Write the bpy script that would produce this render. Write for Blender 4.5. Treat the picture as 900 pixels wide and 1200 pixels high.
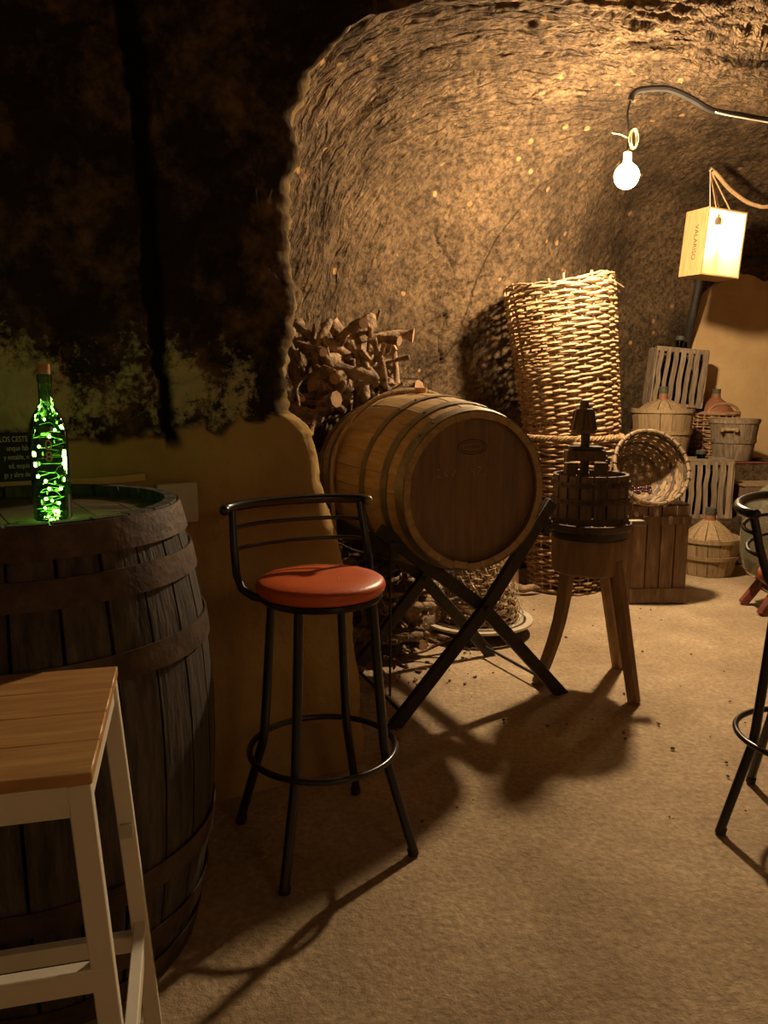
import bpy, math, random
import numpy as np
from mathutils import Vector, Matrix, Quaternion

for o in list(bpy.data.objects):
    bpy.data.objects.remove(o, do_unlink=True)
sc = bpy.context.scene
C = sc.collection
R = math.radians
PI = math.pi

# ------------------------------------------------------------------ camera, world, exposure
cam_d = bpy.data.cameras.new('camera')
cam = bpy.data.objects.new('camera', cam_d)
C.objects.link(cam)
cam.location = (0, 0, 1.30)
cam.rotation_euler = (R(90 - 9.0), 0, 0)
cam_d.sensor_fit = 'HORIZONTAL'
cam_d.sensor_width = 36.0
cam_d.lens = 36.0 * 920 / 900
cam_d.clip_start = 0.02
sc.camera = cam

w = bpy.data.worlds.new('world')
sc.world = w
w.use_nodes = True
w.node_tree.nodes['Background'].inputs[0].default_value = (0.9, 0.62, 0.36, 1)
w.node_tree.nodes['Background'].inputs[1].default_value = 0.02

vs = sc.view_settings
vs.view_transform = 'Standard'
vs.look = 'None'
vs.exposure = 2.0
vs.gamma = 1.0
vs.use_curve_mapping = False

BULB_POS = Vector((1.26, 4.30, 2.385))
BULB_STRENGTH = 520.0
BOX_BULB_STRENGTH = 60.0
ROOM_LAMP_W = 2.6

# the lamp hanging in the front room, to the right of the photographer
rl = bpy.data.lights.new('room_lamp', 'POINT')
rl.energy = ROOM_LAMP_W
rl.color = (1.0, 0.72, 0.44)
rl.shadow_soft_size = 0.4
rlo = bpy.data.objects.new('room_lamp', rl)
C.objects.link(rlo)
rlo.location = (1.6, -0.5, 2.0)

# ------------------------------------------------------------------ noise
def _hash(ix, iy, seed):
    n = (ix.astype(np.int64) * 374761393 + iy.astype(np.int64) * 668265263 + seed * 1442695041) & 0xffffffff
    n = ((n ^ (n >> 13)) * 1274126177) & 0xffffffff
    n = n ^ (n >> 16)
    return (n & 0xffff) / 65535.0

def vn(u, v, seed=0):
    u = np.asarray(u, float); v = np.asarray(v, float)
    iu = np.floor(u); iv = np.floor(v)
    fu = u - iu; fv = v - iv
    fu = fu * fu * (3 - 2 * fu); fv = fv * fv * (3 - 2 * fv)
    a = _hash(iu, iv, seed); b = _hash(iu + 1, iv, seed)
    c = _hash(iu, iv + 1, seed); d = _hash(iu + 1, iv + 1, seed)
    return (a * (1 - fu) + b * fu) * (1 - fv) + (c * (1 - fu) + d * fu) * fv

def fbm(u, v, seed=0, oct=4):
    s = 0; a = 0.5; t = 0
    for k in range(oct):
        s = s + a * vn(u * 2 ** k, v * 2 ** k, seed + k * 17); t += a; a *= 0.5
    return s / t

# ------------------------------------------------------------------ materials
def nd(nt, typ, **kw):
    n = nt.nodes.new(typ)
    for k, v in kw.items():
        setattr(n, k, v)
    return n

def base_mat(name):
    m = bpy.data.materials.new(name)
    m.use_nodes = True
    nt = m.node_tree
    return m, nt, nt.nodes['Principled BSDF']

def mat(name, c1, c2=None, rough=0.6, scale=8.0, stretch=(1, 1, 1), bump=0.0, bscale=None, metallic=0.0,
        spec=0.4, c3=None, coat=0.0, bdist=0.01, contrast=(0.35, 0.65), per_object=0.0):
    """Noise-varied surface; stretch squeezes the noise to make grain along an axis."""
    m, nt, b = base_mat(name)
    L = nt.links.new
    tc = nd(nt, 'ShaderNodeTexCoord')
    mp = nd(nt, 'ShaderNodeMapping')
    mp.inputs['Scale'].default_value = stretch
    L(tc.outputs['Object'], mp.inputs['Vector'])
    oi = nd(nt, 'ShaderNodeObjectInfo')
    if per_object:
        L(oi.outputs['Random'], mp.inputs['Location'])
    n = nd(nt, 'ShaderNodeTexNoise')
    n.inputs['Scale'].default_value = scale
    n.inputs['Detail'].default_value = 6
    n.inputs['Roughness'].default_value = 0.65
    L(mp.outputs[0], n.inputs['Vector'])
    cr = nd(nt, 'ShaderNodeValToRGB')
    cr.color_ramp.elements[0].position = contrast[0]
    cr.color_ramp.elements[1].position = contrast[1]
    cr.color_ramp.elements[0].color = (*c1, 1)
    cr.color_ramp.elements[1].color = (*(c2 or c1), 1)
    if c3:
        e = cr.color_ramp.elements.new((contrast[0] + contrast[1]) / 2)
        e.color = (*c3, 1)
    L(n.outputs['Fac'], cr.inputs[0])
    out = cr.outputs[0]
    if per_object:
        hs = nd(nt, 'ShaderNodeHueSaturation')
        ma = nd(nt, 'ShaderNodeMath', operation='MULTIPLY_ADD')
        ma.inputs[1].default_value = per_object * 2
        ma.inputs[2].default_value = 1 - per_object
        L(oi.outputs['Random'], ma.inputs[0])
        L(ma.outputs[0], hs.inputs['Value'])
        L(out, hs.inputs['Color'])
        out = hs.outputs[0]
    L(out, b.inputs['Base Color'])
    b.inputs['Roughness'].default_value = rough
    b.inputs['Metallic'].default_value = metallic
    b.inputs['Specular IOR Level'].default_value = spec
    b.inputs['Coat Weight'].default_value = coat
    if bump:
        n2 = nd(nt, 'ShaderNodeTexNoise')
        n2.inputs['Scale'].default_value = bscale or scale * 3
        n2.inputs['Detail'].default_value = 5
        L(mp.outputs[0], n2.inputs['Vector'])
        bp = nd(nt, 'ShaderNodeBump')
        bp.inputs['Strength'].default_value = bump
        bp.inputs['Distance'].default_value = bdist
        L(n2.outputs['Fac'], bp.inputs['Height'])
        L(bp.outputs[0], b.inputs['Normal'])
    return m

def emit_mat(name, col, strength):
    m, nt, b = base_mat(name)
    b.inputs['Base Color'].default_value = (*col, 1)
    b.inputs['Emission Color'].default_value = (*col, 1)
    b.inputs['Emission Strength'].default_value = strength
    return m

def thin_glass(name, tint, gloss=1.0, rough=0.03, ior=1.5, dust=0.0):
    """Thin-walled tinted glass: tinted see-through plus a fresnel reflection."""
    m = bpy.data.materials.new(name)
    m.use_nodes = True
    nt = m.node_tree
    nt.nodes.clear()
    L = nt.links.new
    o = nd(nt, 'ShaderNodeOutputMaterial')
    mx = nd(nt, 'ShaderNodeMixShader')
    tr = nd(nt, 'ShaderNodeBsdfTransparent')
    tr.inputs[0].default_value = (*tint, 1)
    gl = nd(nt, 'ShaderNodeBsdfGlossy')
    gl.inputs['Color'].default_value = (gloss, gloss, gloss, 1)
    gl.inputs['Roughness'].default_value = rough
    fr = nd(nt, 'ShaderNodeFresnel')
    fr.inputs[0].default_value = ior
    L(fr.outputs[0], mx.inputs[0]); L(tr.outputs[0], mx.inputs[1]); L(gl.outputs[0], mx.inputs[2])
    if dust:
        df = nd(nt, 'ShaderNodeBsdfDiffuse'); df.inputs[0].default_value = (0.55, 0.50, 0.36, 1)
        m2 = nd(nt, 'ShaderNodeMixShader'); m2.inputs[0].default_value = dust
        L(mx.outputs[0], m2.inputs[1]); L(df.outputs[0], m2.inputs[2]); L(m2.outputs[0], o.inputs[0])
    else:
        L(mx.outputs[0], o.inputs[0])
    return m

M = {}
def rock_mat():
    m, nt, b = base_mat('niche_rock')
    L = nt.links.new
    tc = nd(nt, 'ShaderNodeTexCoord')
    n1 = nd(nt, 'ShaderNodeTexNoise'); n1.inputs['Scale'].default_value = 2.2; n1.inputs['Detail'].default_value = 7
    n1.inputs['Roughness'].default_value = 0.7
    L(tc.outputs['Object'], n1.inputs['Vector'])
    r1 = nd(nt, 'ShaderNodeValToRGB')
    r1.color_ramp.elements[0].position = 0.33; r1.color_ramp.elements[0].color = (0.062, 0.041, 0.024, 1)
    r1.color_ramp.elements[1].position = 0.66; r1.color_ramp.elements[1].color = (0.215, 0.142, 0.078, 1)
    L(n1.outputs['Fac'], r1.inputs[0])
    # dark speckle and small pale ochre stones
    n2 = nd(nt, 'ShaderNodeTexNoise'); n2.inputs['Scale'].default_value = 28; n2.inputs['Detail'].default_value = 6
    n2.inputs['Roughness'].default_value = 0.75
    L(tc.outputs['Object'], n2.inputs['Vector'])
    r2 = nd(nt, 'ShaderNodeValToRGB')
    r2.color_ramp.elements[0].position = 0.36; r2.color_ramp.elements[0].color = (0.20, 0.19, 0.18, 1)
    r2.color_ramp.elements[1].position = 0.60; r2.color_ramp.elements[1].color = (1.15, 1.1, 1.0, 1)
    L(n2.outputs['Fac'], r2.inputs[0])
    mx = nd(nt, 'ShaderNodeMixRGB', blend_type='MULTIPLY'); mx.inputs[0].default_value = 0.9
    L(r1.outputs[0], mx.inputs[1]); L(r2.outputs[0], mx.inputs[2])
    vo = nd(nt, 'ShaderNodeTexVoronoi'); vo.inputs['Scale'].default_value = 5.5
    vo.inputs['Randomness'].default_value = 1.0
    L(tc.outputs['Object'], vo.inputs['Vector'])
    r3 = nd(nt, 'ShaderNodeValToRGB')
    r3.color_ramp.elements[0].position = 0.08; r3.color_ramp.elements[0].color = (1, 1, 1, 1)
    r3.color_ramp.elements[1].position = 0.12; r3.color_ramp.elements[1].color = (0, 0, 0, 1)
    L(vo.outputs['Distance'], r3.inputs[0])
    mx2 = nd(nt, 'ShaderNodeMixRGB'); mx2.inputs[2].default_value = (0.40, 0.23, 0.09, 1)
    L(r3.outputs[0], mx2.inputs[0]); L(mx.outputs[0], mx2.inputs[1])
    L(mx2.outputs[0], b.inputs['Base Color'])
    b.inputs['Roughness'].default_value = 0.92
    b.inputs['Specular IOR Level'].default_value = 0.15
    n3 = nd(nt, 'ShaderNodeTexNoise'); n3.inputs['Scale'].default_value = 34; n3.inputs['Detail'].default_value = 8
    n3.inputs['Roughness'].default_value = 0.7
    L(tc.outputs['Object'], n3.inputs['Vector'])
    # pick strokes: stretched noise in (round the section, along the tunnel) coordinates carried by the mesh
    at = nd(nt, 'ShaderNodeAttribute'); at.attribute_name = 'mask'
    sx = nd(nt, 'ShaderNodeSeparateXYZ'); L(at.outputs['Vector'], sx.inputs[0])
    cx = nd(nt, 'ShaderNodeCombineXYZ'); L(sx.outputs['X'], cx.inputs['X']); L(sx.outputs['Y'], cx.inputs['Y'])
    n4 = nd(nt, 'ShaderNodeTexNoise'); n4.inputs['Scale'].default_value = 1.0; n4.inputs['Detail'].default_value = 3
    n4.inputs['Distortion'].default_value = 0.6
    L(cx.outputs[0], n4.inputs['Vector'])
    mh = nd(nt, 'ShaderNodeMath', operation='MULTIPLY'); L(n4.outputs['Fac'], mh.inputs[0]); L(sx.outputs['Z'], mh.inputs[1])
    mh2 = nd(nt, 'ShaderNodeMath', operation='MULTIPLY_ADD'); mh2.inputs[1].default_value = 4.2
    L(mh.outputs[0], mh2.inputs[0]); L(n3.outputs['Fac'], mh2.inputs[2])
    bp = nd(nt, 'ShaderNodeBump'); bp.inputs['Strength'].default_value = 1.0; bp.inputs['Distance'].default_value = 0.032
    L(mh2.outputs[0], bp.inputs['Height']); L(bp.outputs[0], b.inputs['Normal'])
    return m
M['rock'] = rock_mat()

def soot_wall_mat():
    """Front-room wall: sooty rock above, ochre plaster below; the masks come with the mesh (attribute 'mask')."""
    m, nt, b = base_mat('sooty_wall')
    L = nt.links.new
    tc = nd(nt, 'ShaderNodeTexCoord')
    at = nd(nt, 'ShaderNodeAttribute'); at.attribute_name = 'mask'
    sp = nd(nt, 'ShaderNodeSeparateColor')
    L(at.outputs['Color'], sp.inputs[0])
    n1 = nd(nt, 'ShaderNodeTexNoise'); n1.inputs['Scale'].default_value = 5; n1.inputs['Detail'].default_value = 8
    n1.inputs['Roughness'].default_value = 0.72
    L(tc.outputs['Object'], n1.inputs['Vector'])
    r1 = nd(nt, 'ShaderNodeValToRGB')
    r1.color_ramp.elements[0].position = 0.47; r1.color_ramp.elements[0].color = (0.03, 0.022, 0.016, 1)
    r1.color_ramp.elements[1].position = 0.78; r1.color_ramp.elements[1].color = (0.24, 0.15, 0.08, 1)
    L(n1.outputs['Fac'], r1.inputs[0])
    # pale lichen flecks
    n2 = nd(nt, 'ShaderNodeTexNoise'); n2.inputs['Scale'].default_value = 36; n2.inputs['Detail'].default_value = 8
    n2.inputs['Roughness'].default_value = 0.75
    L(tc.outputs['Object'], n2.inputs['Vector'])
    ad = nd(nt, 'ShaderNodeMath', operation='MULTIPLY_ADD'); ad.inputs[1].default_value = 0.6; ad.inputs[2].default_value = -0.3
    L(sp.outputs['Blue'], ad.inputs[0])
    a2 = nd(nt, 'ShaderNodeMath', operation='ADD'); L(n2.outputs['Fac'], a2.inputs[0]); L(ad.outputs[0], a2.inputs[1])
    r2 = nd(nt, 'ShaderNodeValToRGB')
    r2.color_ramp.elements[0].position = 0.52; r2.color_ramp.elements[0].color = (0, 0, 0, 1)
    r2.color_ramp.elements[1].position = 0.68; r2.color_ramp.elements[1].color = (1, 1, 1, 1)
    L(a2.outputs[0], r2.inputs[0])
    mA = nd(nt, 'ShaderNodeMixRGB'); mA.inputs[2].default_value = (0.46, 0.42, 0.25, 1)
    L(r2.outputs[0], mA.inputs[0]); L(r1.outputs[0], mA.inputs[1])
    # plaster
    n3 = nd(nt, 'ShaderNodeTexNoise'); n3.inputs['Scale'].default_value = 3.5; n3.inputs['Detail'].default_value = 7
    L(tc.outputs['Object'], n3.inputs['Vector'])
    r3 = nd(nt, 'ShaderNodeValToRGB')
    r3.color_ramp.elements[0].position = 0.3; r3.color_ramp.elements[0].color = (0.32, 0.21, 0.08, 1)
    r3.color_ramp.elements[1].position = 0.7; r3.color_ramp.elements[1].color = (0.47, 0.33, 0.14, 1)
    L(n3.outputs['Fac'], r3.inputs[0])
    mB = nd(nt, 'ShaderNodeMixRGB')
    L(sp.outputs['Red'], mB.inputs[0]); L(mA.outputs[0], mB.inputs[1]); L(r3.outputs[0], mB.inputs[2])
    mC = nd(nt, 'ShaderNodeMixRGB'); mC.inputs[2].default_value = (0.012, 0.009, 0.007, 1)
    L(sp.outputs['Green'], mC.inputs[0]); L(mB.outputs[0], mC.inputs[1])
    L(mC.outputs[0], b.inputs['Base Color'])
    b.inputs['Roughness'].default_value = 0.95
    b.inputs['Specular IOR Level'].default_value = 0.02
    n4 = nd(nt, 'ShaderNodeTexNoise'); n4.inputs['Scale'].default_value = 26; n4.inputs['Detail'].default_value = 8
    L(tc.outputs['Object'], n4.inputs['Vector'])
    bp = nd(nt, 'ShaderNodeBump'); bp.inputs['Strength'].default_value = 0.55; bp.inputs['Distance'].default_value = 0.015
    L(n4.outputs['Fac'], bp.inputs['Height']); L(bp.outputs[0], b.inputs['Normal'])
    return m
M['soot'] = soot_wall_mat()

def floor_mat():
    m, nt, b = base_mat('rough_concrete')
    L = nt.links.new
    tc = nd(nt, 'ShaderNodeTexCoord')
    n1 = nd(nt, 'ShaderNodeTexNoise'); n1.inputs['Scale'].default_value = 1.6; n1.inputs['Detail'].default_value = 9
    n1.inputs['Roughness'].default_value = 0.62
    L(tc.outputs['Object'], n1.inputs['Vector'])
    r1 = nd(nt, 'ShaderNodeValToRGB')
    r1.color_ramp.elements[0].position = 0.34; r1.color_ramp.elements[0].color = (0.33, 0.235, 0.14, 1)
    r1.color_ramp.elements[1].position = 0.66; r1.color_ramp.elements[1].color = (0.56, 0.42, 0.265, 1)
    L(n1.outputs['Fac'], r1.inputs[0])
    n2 = nd(nt, 'ShaderNodeTexNoise'); n2.inputs['Scale'].default_value = 60; n2.inputs['Detail'].default_value = 5
    L(tc.outputs['Object'], n2.inputs['Vector'])
    r2 = nd(nt, 'ShaderNodeValToRGB')
    r2.color_ramp.elements[0].position = 0.3; r2.color_ramp.elements[0].color = (0.72, 0.7, 0.68, 1)
    r2.color_ramp.elements[1].position = 0.7; r2.color_ramp.elements[1].color = (1.1, 1.1, 1.1, 1)
    L(n2.outputs['Fac'], r2.inputs[0])
    mx = nd(nt, 'ShaderNodeMixRGB', blend_type='MULTIPLY'); mx.inputs[0].default_value = 1.0
    L(r1.outputs[0], mx.inputs[1]); L(r2.outputs[0], mx.inputs[2])
    L(mx.outputs[0], b.inputs['Base Color'])
    b.inputs['Roughness'].default_value = 0.8
    b.inputs['Specular IOR Level'].default_value = 0.25
    n3 = nd(nt, 'ShaderNodeTexNoise'); n3.inputs['Scale'].default_value = 45; n3.inputs['Detail'].default_value = 7
    n3.inputs['Roughness'].default_value = 0.65
    L(tc.outputs['Object'], n3.inputs['Vector'])
    bp = nd(nt, 'ShaderNodeBump'); bp.inputs['Strength'].default_value = 0.7; bp.inputs['Distance'].default_value = 0.018
    L(n3.outputs['Fac'], bp.inputs['Height']); L(bp.outputs[0], b.inputs['Normal'])
    return m
M['floor'] = floor_mat()
M['ochre'] = mat('ochre_plaster', (0.52, 0.34, 0.16), (0.62, 0.42, 0.21), 0.9, 3, bump=0.3, bscale=60, spec=0.15)
M['oak'] = mat('oak_staves', (0.32, 0.20, 0.09), (0.47, 0.32, 0.15), 0.55, 6, (6, 6, 0.8), 0.25, 14, per_object=0.12)
M['oak_head'] = mat('oak_head', (0.175, 0.098, 0.048), (0.24, 0.145, 0.072), 0.55, 6, (6, 0.8, 6), 0.2, 14, per_object=0.10)
M['old_oak'] = mat('old_dark_oak', (0.020, 0.015, 0.011), (0.085, 0.065, 0.047), 0.75, 6, (7, 7, 0.9), 0.5, 12, per_object=0.25)
M['old_head'] = mat('old_barrel_head', (0.05, 0.035, 0.02), (0.16, 0.11, 0.06), 0.5, 6, (0.8, 7, 7), 0.3, 12, per_object=0.2)
M['rust'] = mat('rusty_hoop', (0.042, 0.026, 0.016), (0.115, 0.07, 0.042), 0.6, 14, bump=0.3, metallic=0.25)
M['galv'] = mat('galvanised_hoop', (0.21, 0.18, 0.12), (0.33, 0.28, 0.19), 0.45, 20, bump=0.1, metallic=0.7)
M['black'] = mat('black_enamel', (0.012, 0.011, 0.010), (0.02, 0.018, 0.016), 0.28, 10, spec=0.6)
M['black_matt'] = mat('black_iron', (0.018, 0.015, 0.012), (0.045, 0.035, 0.026), 0.6, 18, bump=0.2, spec=0.4)
M['vinyl'] = mat('orange_red_vinyl', (0.56, 0.095, 0.025), (0.66, 0.13, 0.035), 0.38, 5, bump=0.05, bscale=90, spec=0.5)
M['white_paint'] = mat('cream_white_paint', (0.72, 0.66, 0.52), (0.80, 0.75, 0.62), 0.45, 6, bump=0.05)
M['table_top'] = mat('honey_wood_top', (0.42, 0.21, 0.075), (0.60, 0.33, 0.13), 0.42, 5, (0.9, 9, 3), 0.1, 12)
M['grey_wood'] = mat('weathered_grey_wood', (0.15, 0.105, 0.065), (0.31, 0.225, 0.14), 0.8, 9, (7, 7, 0.8), 0.5, 14, per_object=0.22)
M['tub_wood'] = mat('chip_wood', (0.23, 0.15, 0.07), (0.38, 0.26, 0.135), 0.75, 9, (7, 7, 0.8), 0.4, 14, per_object=0.15)
M['crate_wood'] = mat('brown_crate_wood', (0.12, 0.074, 0.042), (0.22, 0.14, 0.082), 0.8, 8, (7, 7, 0.8), 0.4, 14, per_object=0.2)
M['stool_wood'] = mat('brown_block_wood', (0.20, 0.115, 0.056), (0.31, 0.19, 0.095), 0.6, 6, (7, 7, 0.8), 0.25, 14, per_object=0.08)
M['press_wood'] = mat('dark_press_wood', (0.07, 0.045, 0.028), (0.16, 0.10, 0.06), 0.65, 8, (7, 7, 0.8), 0.3, 14, per_object=0.15)
M['wicker'] = mat('straw_wicker', (0.23, 0.14, 0.065), (0.43, 0.29, 0.145), 0.65, 22, bump=0.3, bscale=80)
M['wicker_red'] = mat('reddish_wicker', (0.27, 0.14, 0.065), (0.45, 0.26, 0.13), 0.7, 22, bump=0.3, bscale=80)
M['wicker_dark'] = mat('dark_wicker', (0.20, 0.12, 0.05), (0.40, 0.26, 0.12), 0.7, 22, bump=0.3, bscale=80)
M['splint'] = mat('chestnut_splint', (0.17, 0.11, 0.055), (0.33, 0.23, 0.125), 0.7, 14, bump=0.25, per_object=0.15)
M['splint_dark'] = mat('dark_splint', (0.06, 0.045, 0.035), (0.14, 0.095, 0.06), 0.7, 14, bump=0.25, per_object=0.15)
M['branch'] = mat('vine_bark', (0.075, 0.043, 0.024), (0.31, 0.20, 0.108), 0.9, 16, (1, 1, 1), 0.8, 45, per_object=0.25, bdist=0.02)
M['cut'] = mat('cut_wood', (0.26, 0.14, 0.07), (0.38, 0.23, 0.12), 0.85, 30, bump=0.2)
M['glass'] = thin_glass('clear_green_glass', (0.84, 0.87, 0.76), dust=0.13)
M['dark_glass'] = thin_glass('dark_green_glass', (0.10, 0.16, 0.07))
M['bottle_glass'] = thin_glass('bottle_green_glass', (0.20, 0.50, 0.14))
M['cork'] = mat('cork', (0.45, 0.22, 0.10), (0.60, 0.33, 0.17), 0.85, 60, bump=0.3)
M['terra'] = mat('brown_red_neck', (0.22, 0.085, 0.04), (0.32, 0.135, 0.065), 0.6, 20)
M['cap'] = mat('grey_green_cap', (0.045, 0.048, 0.032), (0.095, 0.092, 0.06), 0.6, 20)
M['red_paint'] = mat('worn_red_paint', (0.11, 0.028, 0.018), (0.21, 0.06, 0.035), 0.6, 12, bump=0.3)
M['board_black'] = mat('slate_black', (0.012, 0.012, 0.012), (0.03, 0.03, 0.028), 0.8, 12)
M['chalk'] = mat('chalk', (0.62, 0.60, 0.52), None, 0.95)
M['chalk_faint'] = mat('faint_chalk', (0.42, 0.32, 0.22), None, 0.95)
M['dark_ink'] = mat('burnt_ink', (0.07, 0.04, 0.02), None, 0.9)
M['pine'] = mat('pine_board', (0.50, 0.30, 0.11), (0.68, 0.45, 0.20), 0.65, 7, (0.9, 9, 0.9), 0.1, 14)
M['plaque'] = mat('pale_plastic', (0.50, 0.48, 0.36), (0.55, 0.52, 0.40), 0.5, 8)
M['rope'] = mat('tan_rope', (0.48, 0.28, 0.12), (0.64, 0.42, 0.2), 0.9, 60, bump=0.4)
M['wire_white'] = mat('white_cord', (0.72, 0.66, 0.52), None, 0.6)
M['wire_yellow'] = mat('yellow_wire', (0.70, 0.62, 0.18), None, 0.5)
M['netting'] = mat('wire_netting', (0.30, 0.25, 0.17), (0.45, 0.38, 0.26), 0.45, 20, metallic=0.6)
M['pale_metal'] = mat('pale_enamel_metal', (0.50, 0.42, 0.30), (0.62, 0.54, 0.40), 0.45, 8, metallic=0.2)
M['socket'] = mat('wood_socket', (0.65, 0.36, 0.14), None, 0.5)
M['grape'] = mat('dark_grape', (0.035, 0.012, 0.02), (0.08, 0.025, 0.035), 0.3, 10, spec=0.6)
M['print'] = mat('pale_print', (0.72, 0.75, 0.35), None, 0.6)
M['led_wire'] = mat('silver_wire', (0.55, 0.75, 0.40), None, 0.35, metallic=0.5)
M['bulb'] = emit_mat('warm_bulb', (1.0, 0.74, 0.45), BULB_STRENGTH)
M['box_bulb'] = emit_mat('crate_bulb', (1.0, 0.80, 0.52), BOX_BULB_STRENGTH)
M['led'] = emit_mat('green_white_led', (0.60, 1.0, 0.25), 20.0)
M['brown_board'] = mat('brown_board', (0.26, 0.13, 0.055), (0.33, 0.17, 0.075), 0.6, 5)

# ------------------------------------------------------------------ mesh building
class MB:
    def __init__(s):
        s.v = []; s.f = []
    def box(s, c, size, rot=None, taper=None):
        """centre, size; rot is a Matrix; taper scales the top face in x, y"""
        k = len(s.v)
        x, y, z = (a / 2 for a in size)
        for dz in (-1, 1):
            tx, ty = (taper if (taper and dz > 0) else (1, 1))
            for dx, dy in ((-1, -1), (1, -1), (1, 1), (-1, 1)):
                p = Vector((dx * x * tx, dy * y * ty, dz * z))
                if rot: p = rot @ p
                s.v.append(tuple(Vector(c) + p))
        s.f += [(k, k + 3, k + 2, k + 1), (k + 4, k + 5, k + 6, k + 7)]
        for i in range(4):
            j = (i + 1) % 4
            s.f.append((k + i, k + j, k + 4 + j, k + 4 + i))
        return s
    def bar(s, a, b, wd, th, up=(0, 0, 1)):
        """square bar from a to b; wd across, th along up"""
        a = Vector(a); b = Vector(b); d = (b - a).normalized()
        up = Vector(up); sd = d.cross(up)
        if sd.length < 1e-4: sd = d.cross(Vector((0, 1, 0)))
        sd.normalize(); u = sd.cross(d).normalized()
        k = len(s.v)
        for p in (a, b):
            for i, j in ((-1, -1), (1, -1), (1, 1), (-1, 1)):
                s.v.append(tuple(p + sd * (i * wd / 2) + u * (j * th / 2)))
        s.f += [(k, k + 3, k + 2, k + 1), (k + 4, k + 5, k + 6, k + 7)]
        for i in range(4):
            j = (i + 1) % 4
            s.f.append((k + i, k + j, k + 4 + j, k + 4 + i))
        return s
    def tube(s, pts, r, n=8, cap=True, closed=False):
        pts = [Vector(p) for p in pts]
        m = len(pts)
        rs = r if isinstance(r, (list, tuple)) else [r] * m
        k = len(s.v)
        prev = None
        for i, p in enumerate(pts):
            if closed:
                t = (pts[(i + 1) % m] - pts[i - 1])
            else:
                t = pts[min(i + 1, m - 1)] - pts[max(i - 1, 0)]
            t.normalize()
            if prev is None:
                a = Vector((0, 0, 1)) if abs(t.z) < 0.9 else Vector((1, 0, 0))
                x = t.cross(a).normalized()
            else:
                x = (prev - t * prev.dot(t))
                x = x.normalized() if x.length > 1e-6 else t.orthogonal().normalized()
            prev = x
            y = t.cross(x)
            for j in range(n):
                a = 2 * PI * j / n
                s.v.append(tuple(p + (x * math.cos(a) + y * math.sin(a)) * rs[i]))
        rows = m if closed else m - 1
        for i in range(rows):
            i2 = (i + 1) % m
            for j in range(n):
                j2 = (j + 1) % n
                s.f.append((k + i * n + j, k + i * n + j2, k + i2 * n + j2, k + i2 * n + j))
        if cap and not closed:
            s.f.append(tuple(k + j for j in reversed(range(n))))
            s.f.append(tuple(k + (m - 1) * n + j for j in range(n)))
        return s
    def ring(s, c, rad, r, n=40, m=8, wob=0):
        pts = [(c[0] + rad * math.cos(2 * PI * i / n), c[1] + rad * math.sin(2 * PI * i / n), c[2]) for i in range(n)]
        return s.tube(pts, r, m, closed=True)
    def lathe(s, prof, n=32, a0=0, a1=2 * PI, c=(0, 0, 0)):
        full = abs(a1 - a0 - 2 * PI) < 1e-6
        cols = n if full else n + 1
        k = len(s.v)
        m = len(prof)
        for i in range(cols):
            a = a0 + (a1 - a0) * i / n
            for (r, z) in prof:
                s.v.append((c[0] + r * math.cos(a), c[1] + r * math.sin(a), c[2] + z))
        for i in range(n):
            i2 = (i + 1) % cols
            for j in range(m - 1):
                s.f.append((k + i * m + j, k + i2 * m + j, k + i2 * m + j + 1, k + i * m + j + 1))
        return s
    def shell(s, prof, th, a0, a1, seg=1):
        """curved plank: profile [(r, z)...] between angles a0..a1, thickness th inwards"""
        k = len(s.v); m = len(prof)
        for i in range(seg + 1):
            a = a0 + (a1 - a0) * i / seg
            for (r, z) in prof:
                s.v.append((r * math.cos(a), r * math.sin(a), z))
            for (r, z) in prof:
                s.v.append(((r - th) * math.cos(a), (r - th) * math.sin(a), z))
        W = 2 * m
        for i in range(seg):
            p = k + i * W; q = p + W
            for j in range(m - 1):
                s.f.append((p + j, q + j, q + j + 1, p + j + 1))
                s.f.append((p + m + j, p + m + j + 1, q + m + j + 1, q + m + j))
            s.f.append((p, p + m, q + m, q))
            s.f.append((p + m - 1, q + m - 1, q + 2 * m - 1, p + 2 * m - 1))
        for e, p in ((0, k), (1, k + seg * W)):
            for j in range(m - 1):
                f = (p + j, p + j + 1, p + m + j + 1, p + m + j)
                s.f.append(f if e == 0 else tuple(reversed(f)))
        return s
    def prism(s, poly, z0, z1):
        k = len(s.v); n = len(poly)
        for z in (z0, z1):
            for x, y in poly:
                s.v.append((x, y, z))
        s.f.append(tuple(k + i for i in reversed(range(n))))
        s.f.append(tuple(k + n + i for i in range(n)))
        for i in range(n):
            j = (i + 1) % n
            s.f.append((k + i, k + j, k + n + j, k + n + i))
        return s
    def sphere(s, c, r, n=10, m=6, sz=1.0):
        prof = [(r * math.sin(PI * i / m) + (1e-5 if i in (0, m) else 0), -r * sz * math.cos(PI * i / m)) for i in range(m + 1)]
        return s.lathe(prof, n, c=c)
    def xf(s, mtx):
        s.v = [tuple(mtx @ Vector(p)) for p in s.v]
        return s
    def build(s, name, m, parent=None, smooth=40, bevel=0):
        me = bpy.data.meshes.new(name)
        me.from_pydata(s.v, [], s.f)
        me.validate()
        me.update()
        if smooth:
            me.shade_smooth()
            me.set_sharp_from_angle(angle=R(smooth))
        me.materials.append(M[m])
        o = bpy.data.objects.new(name, me)
        C.objects.link(o)
        if parent: o.parent = parent
        if bevel:
            bv = o.modifiers.new('bevel', 'BEVEL')
            bv.width = bevel; bv.segments = 1; bv.limit_method = 'ANGLE'
        return o

def tag(o, label, cat, group=None):
    o['label'] = label; o['category'] = cat
    if group: o['group'] = group
    return o

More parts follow.
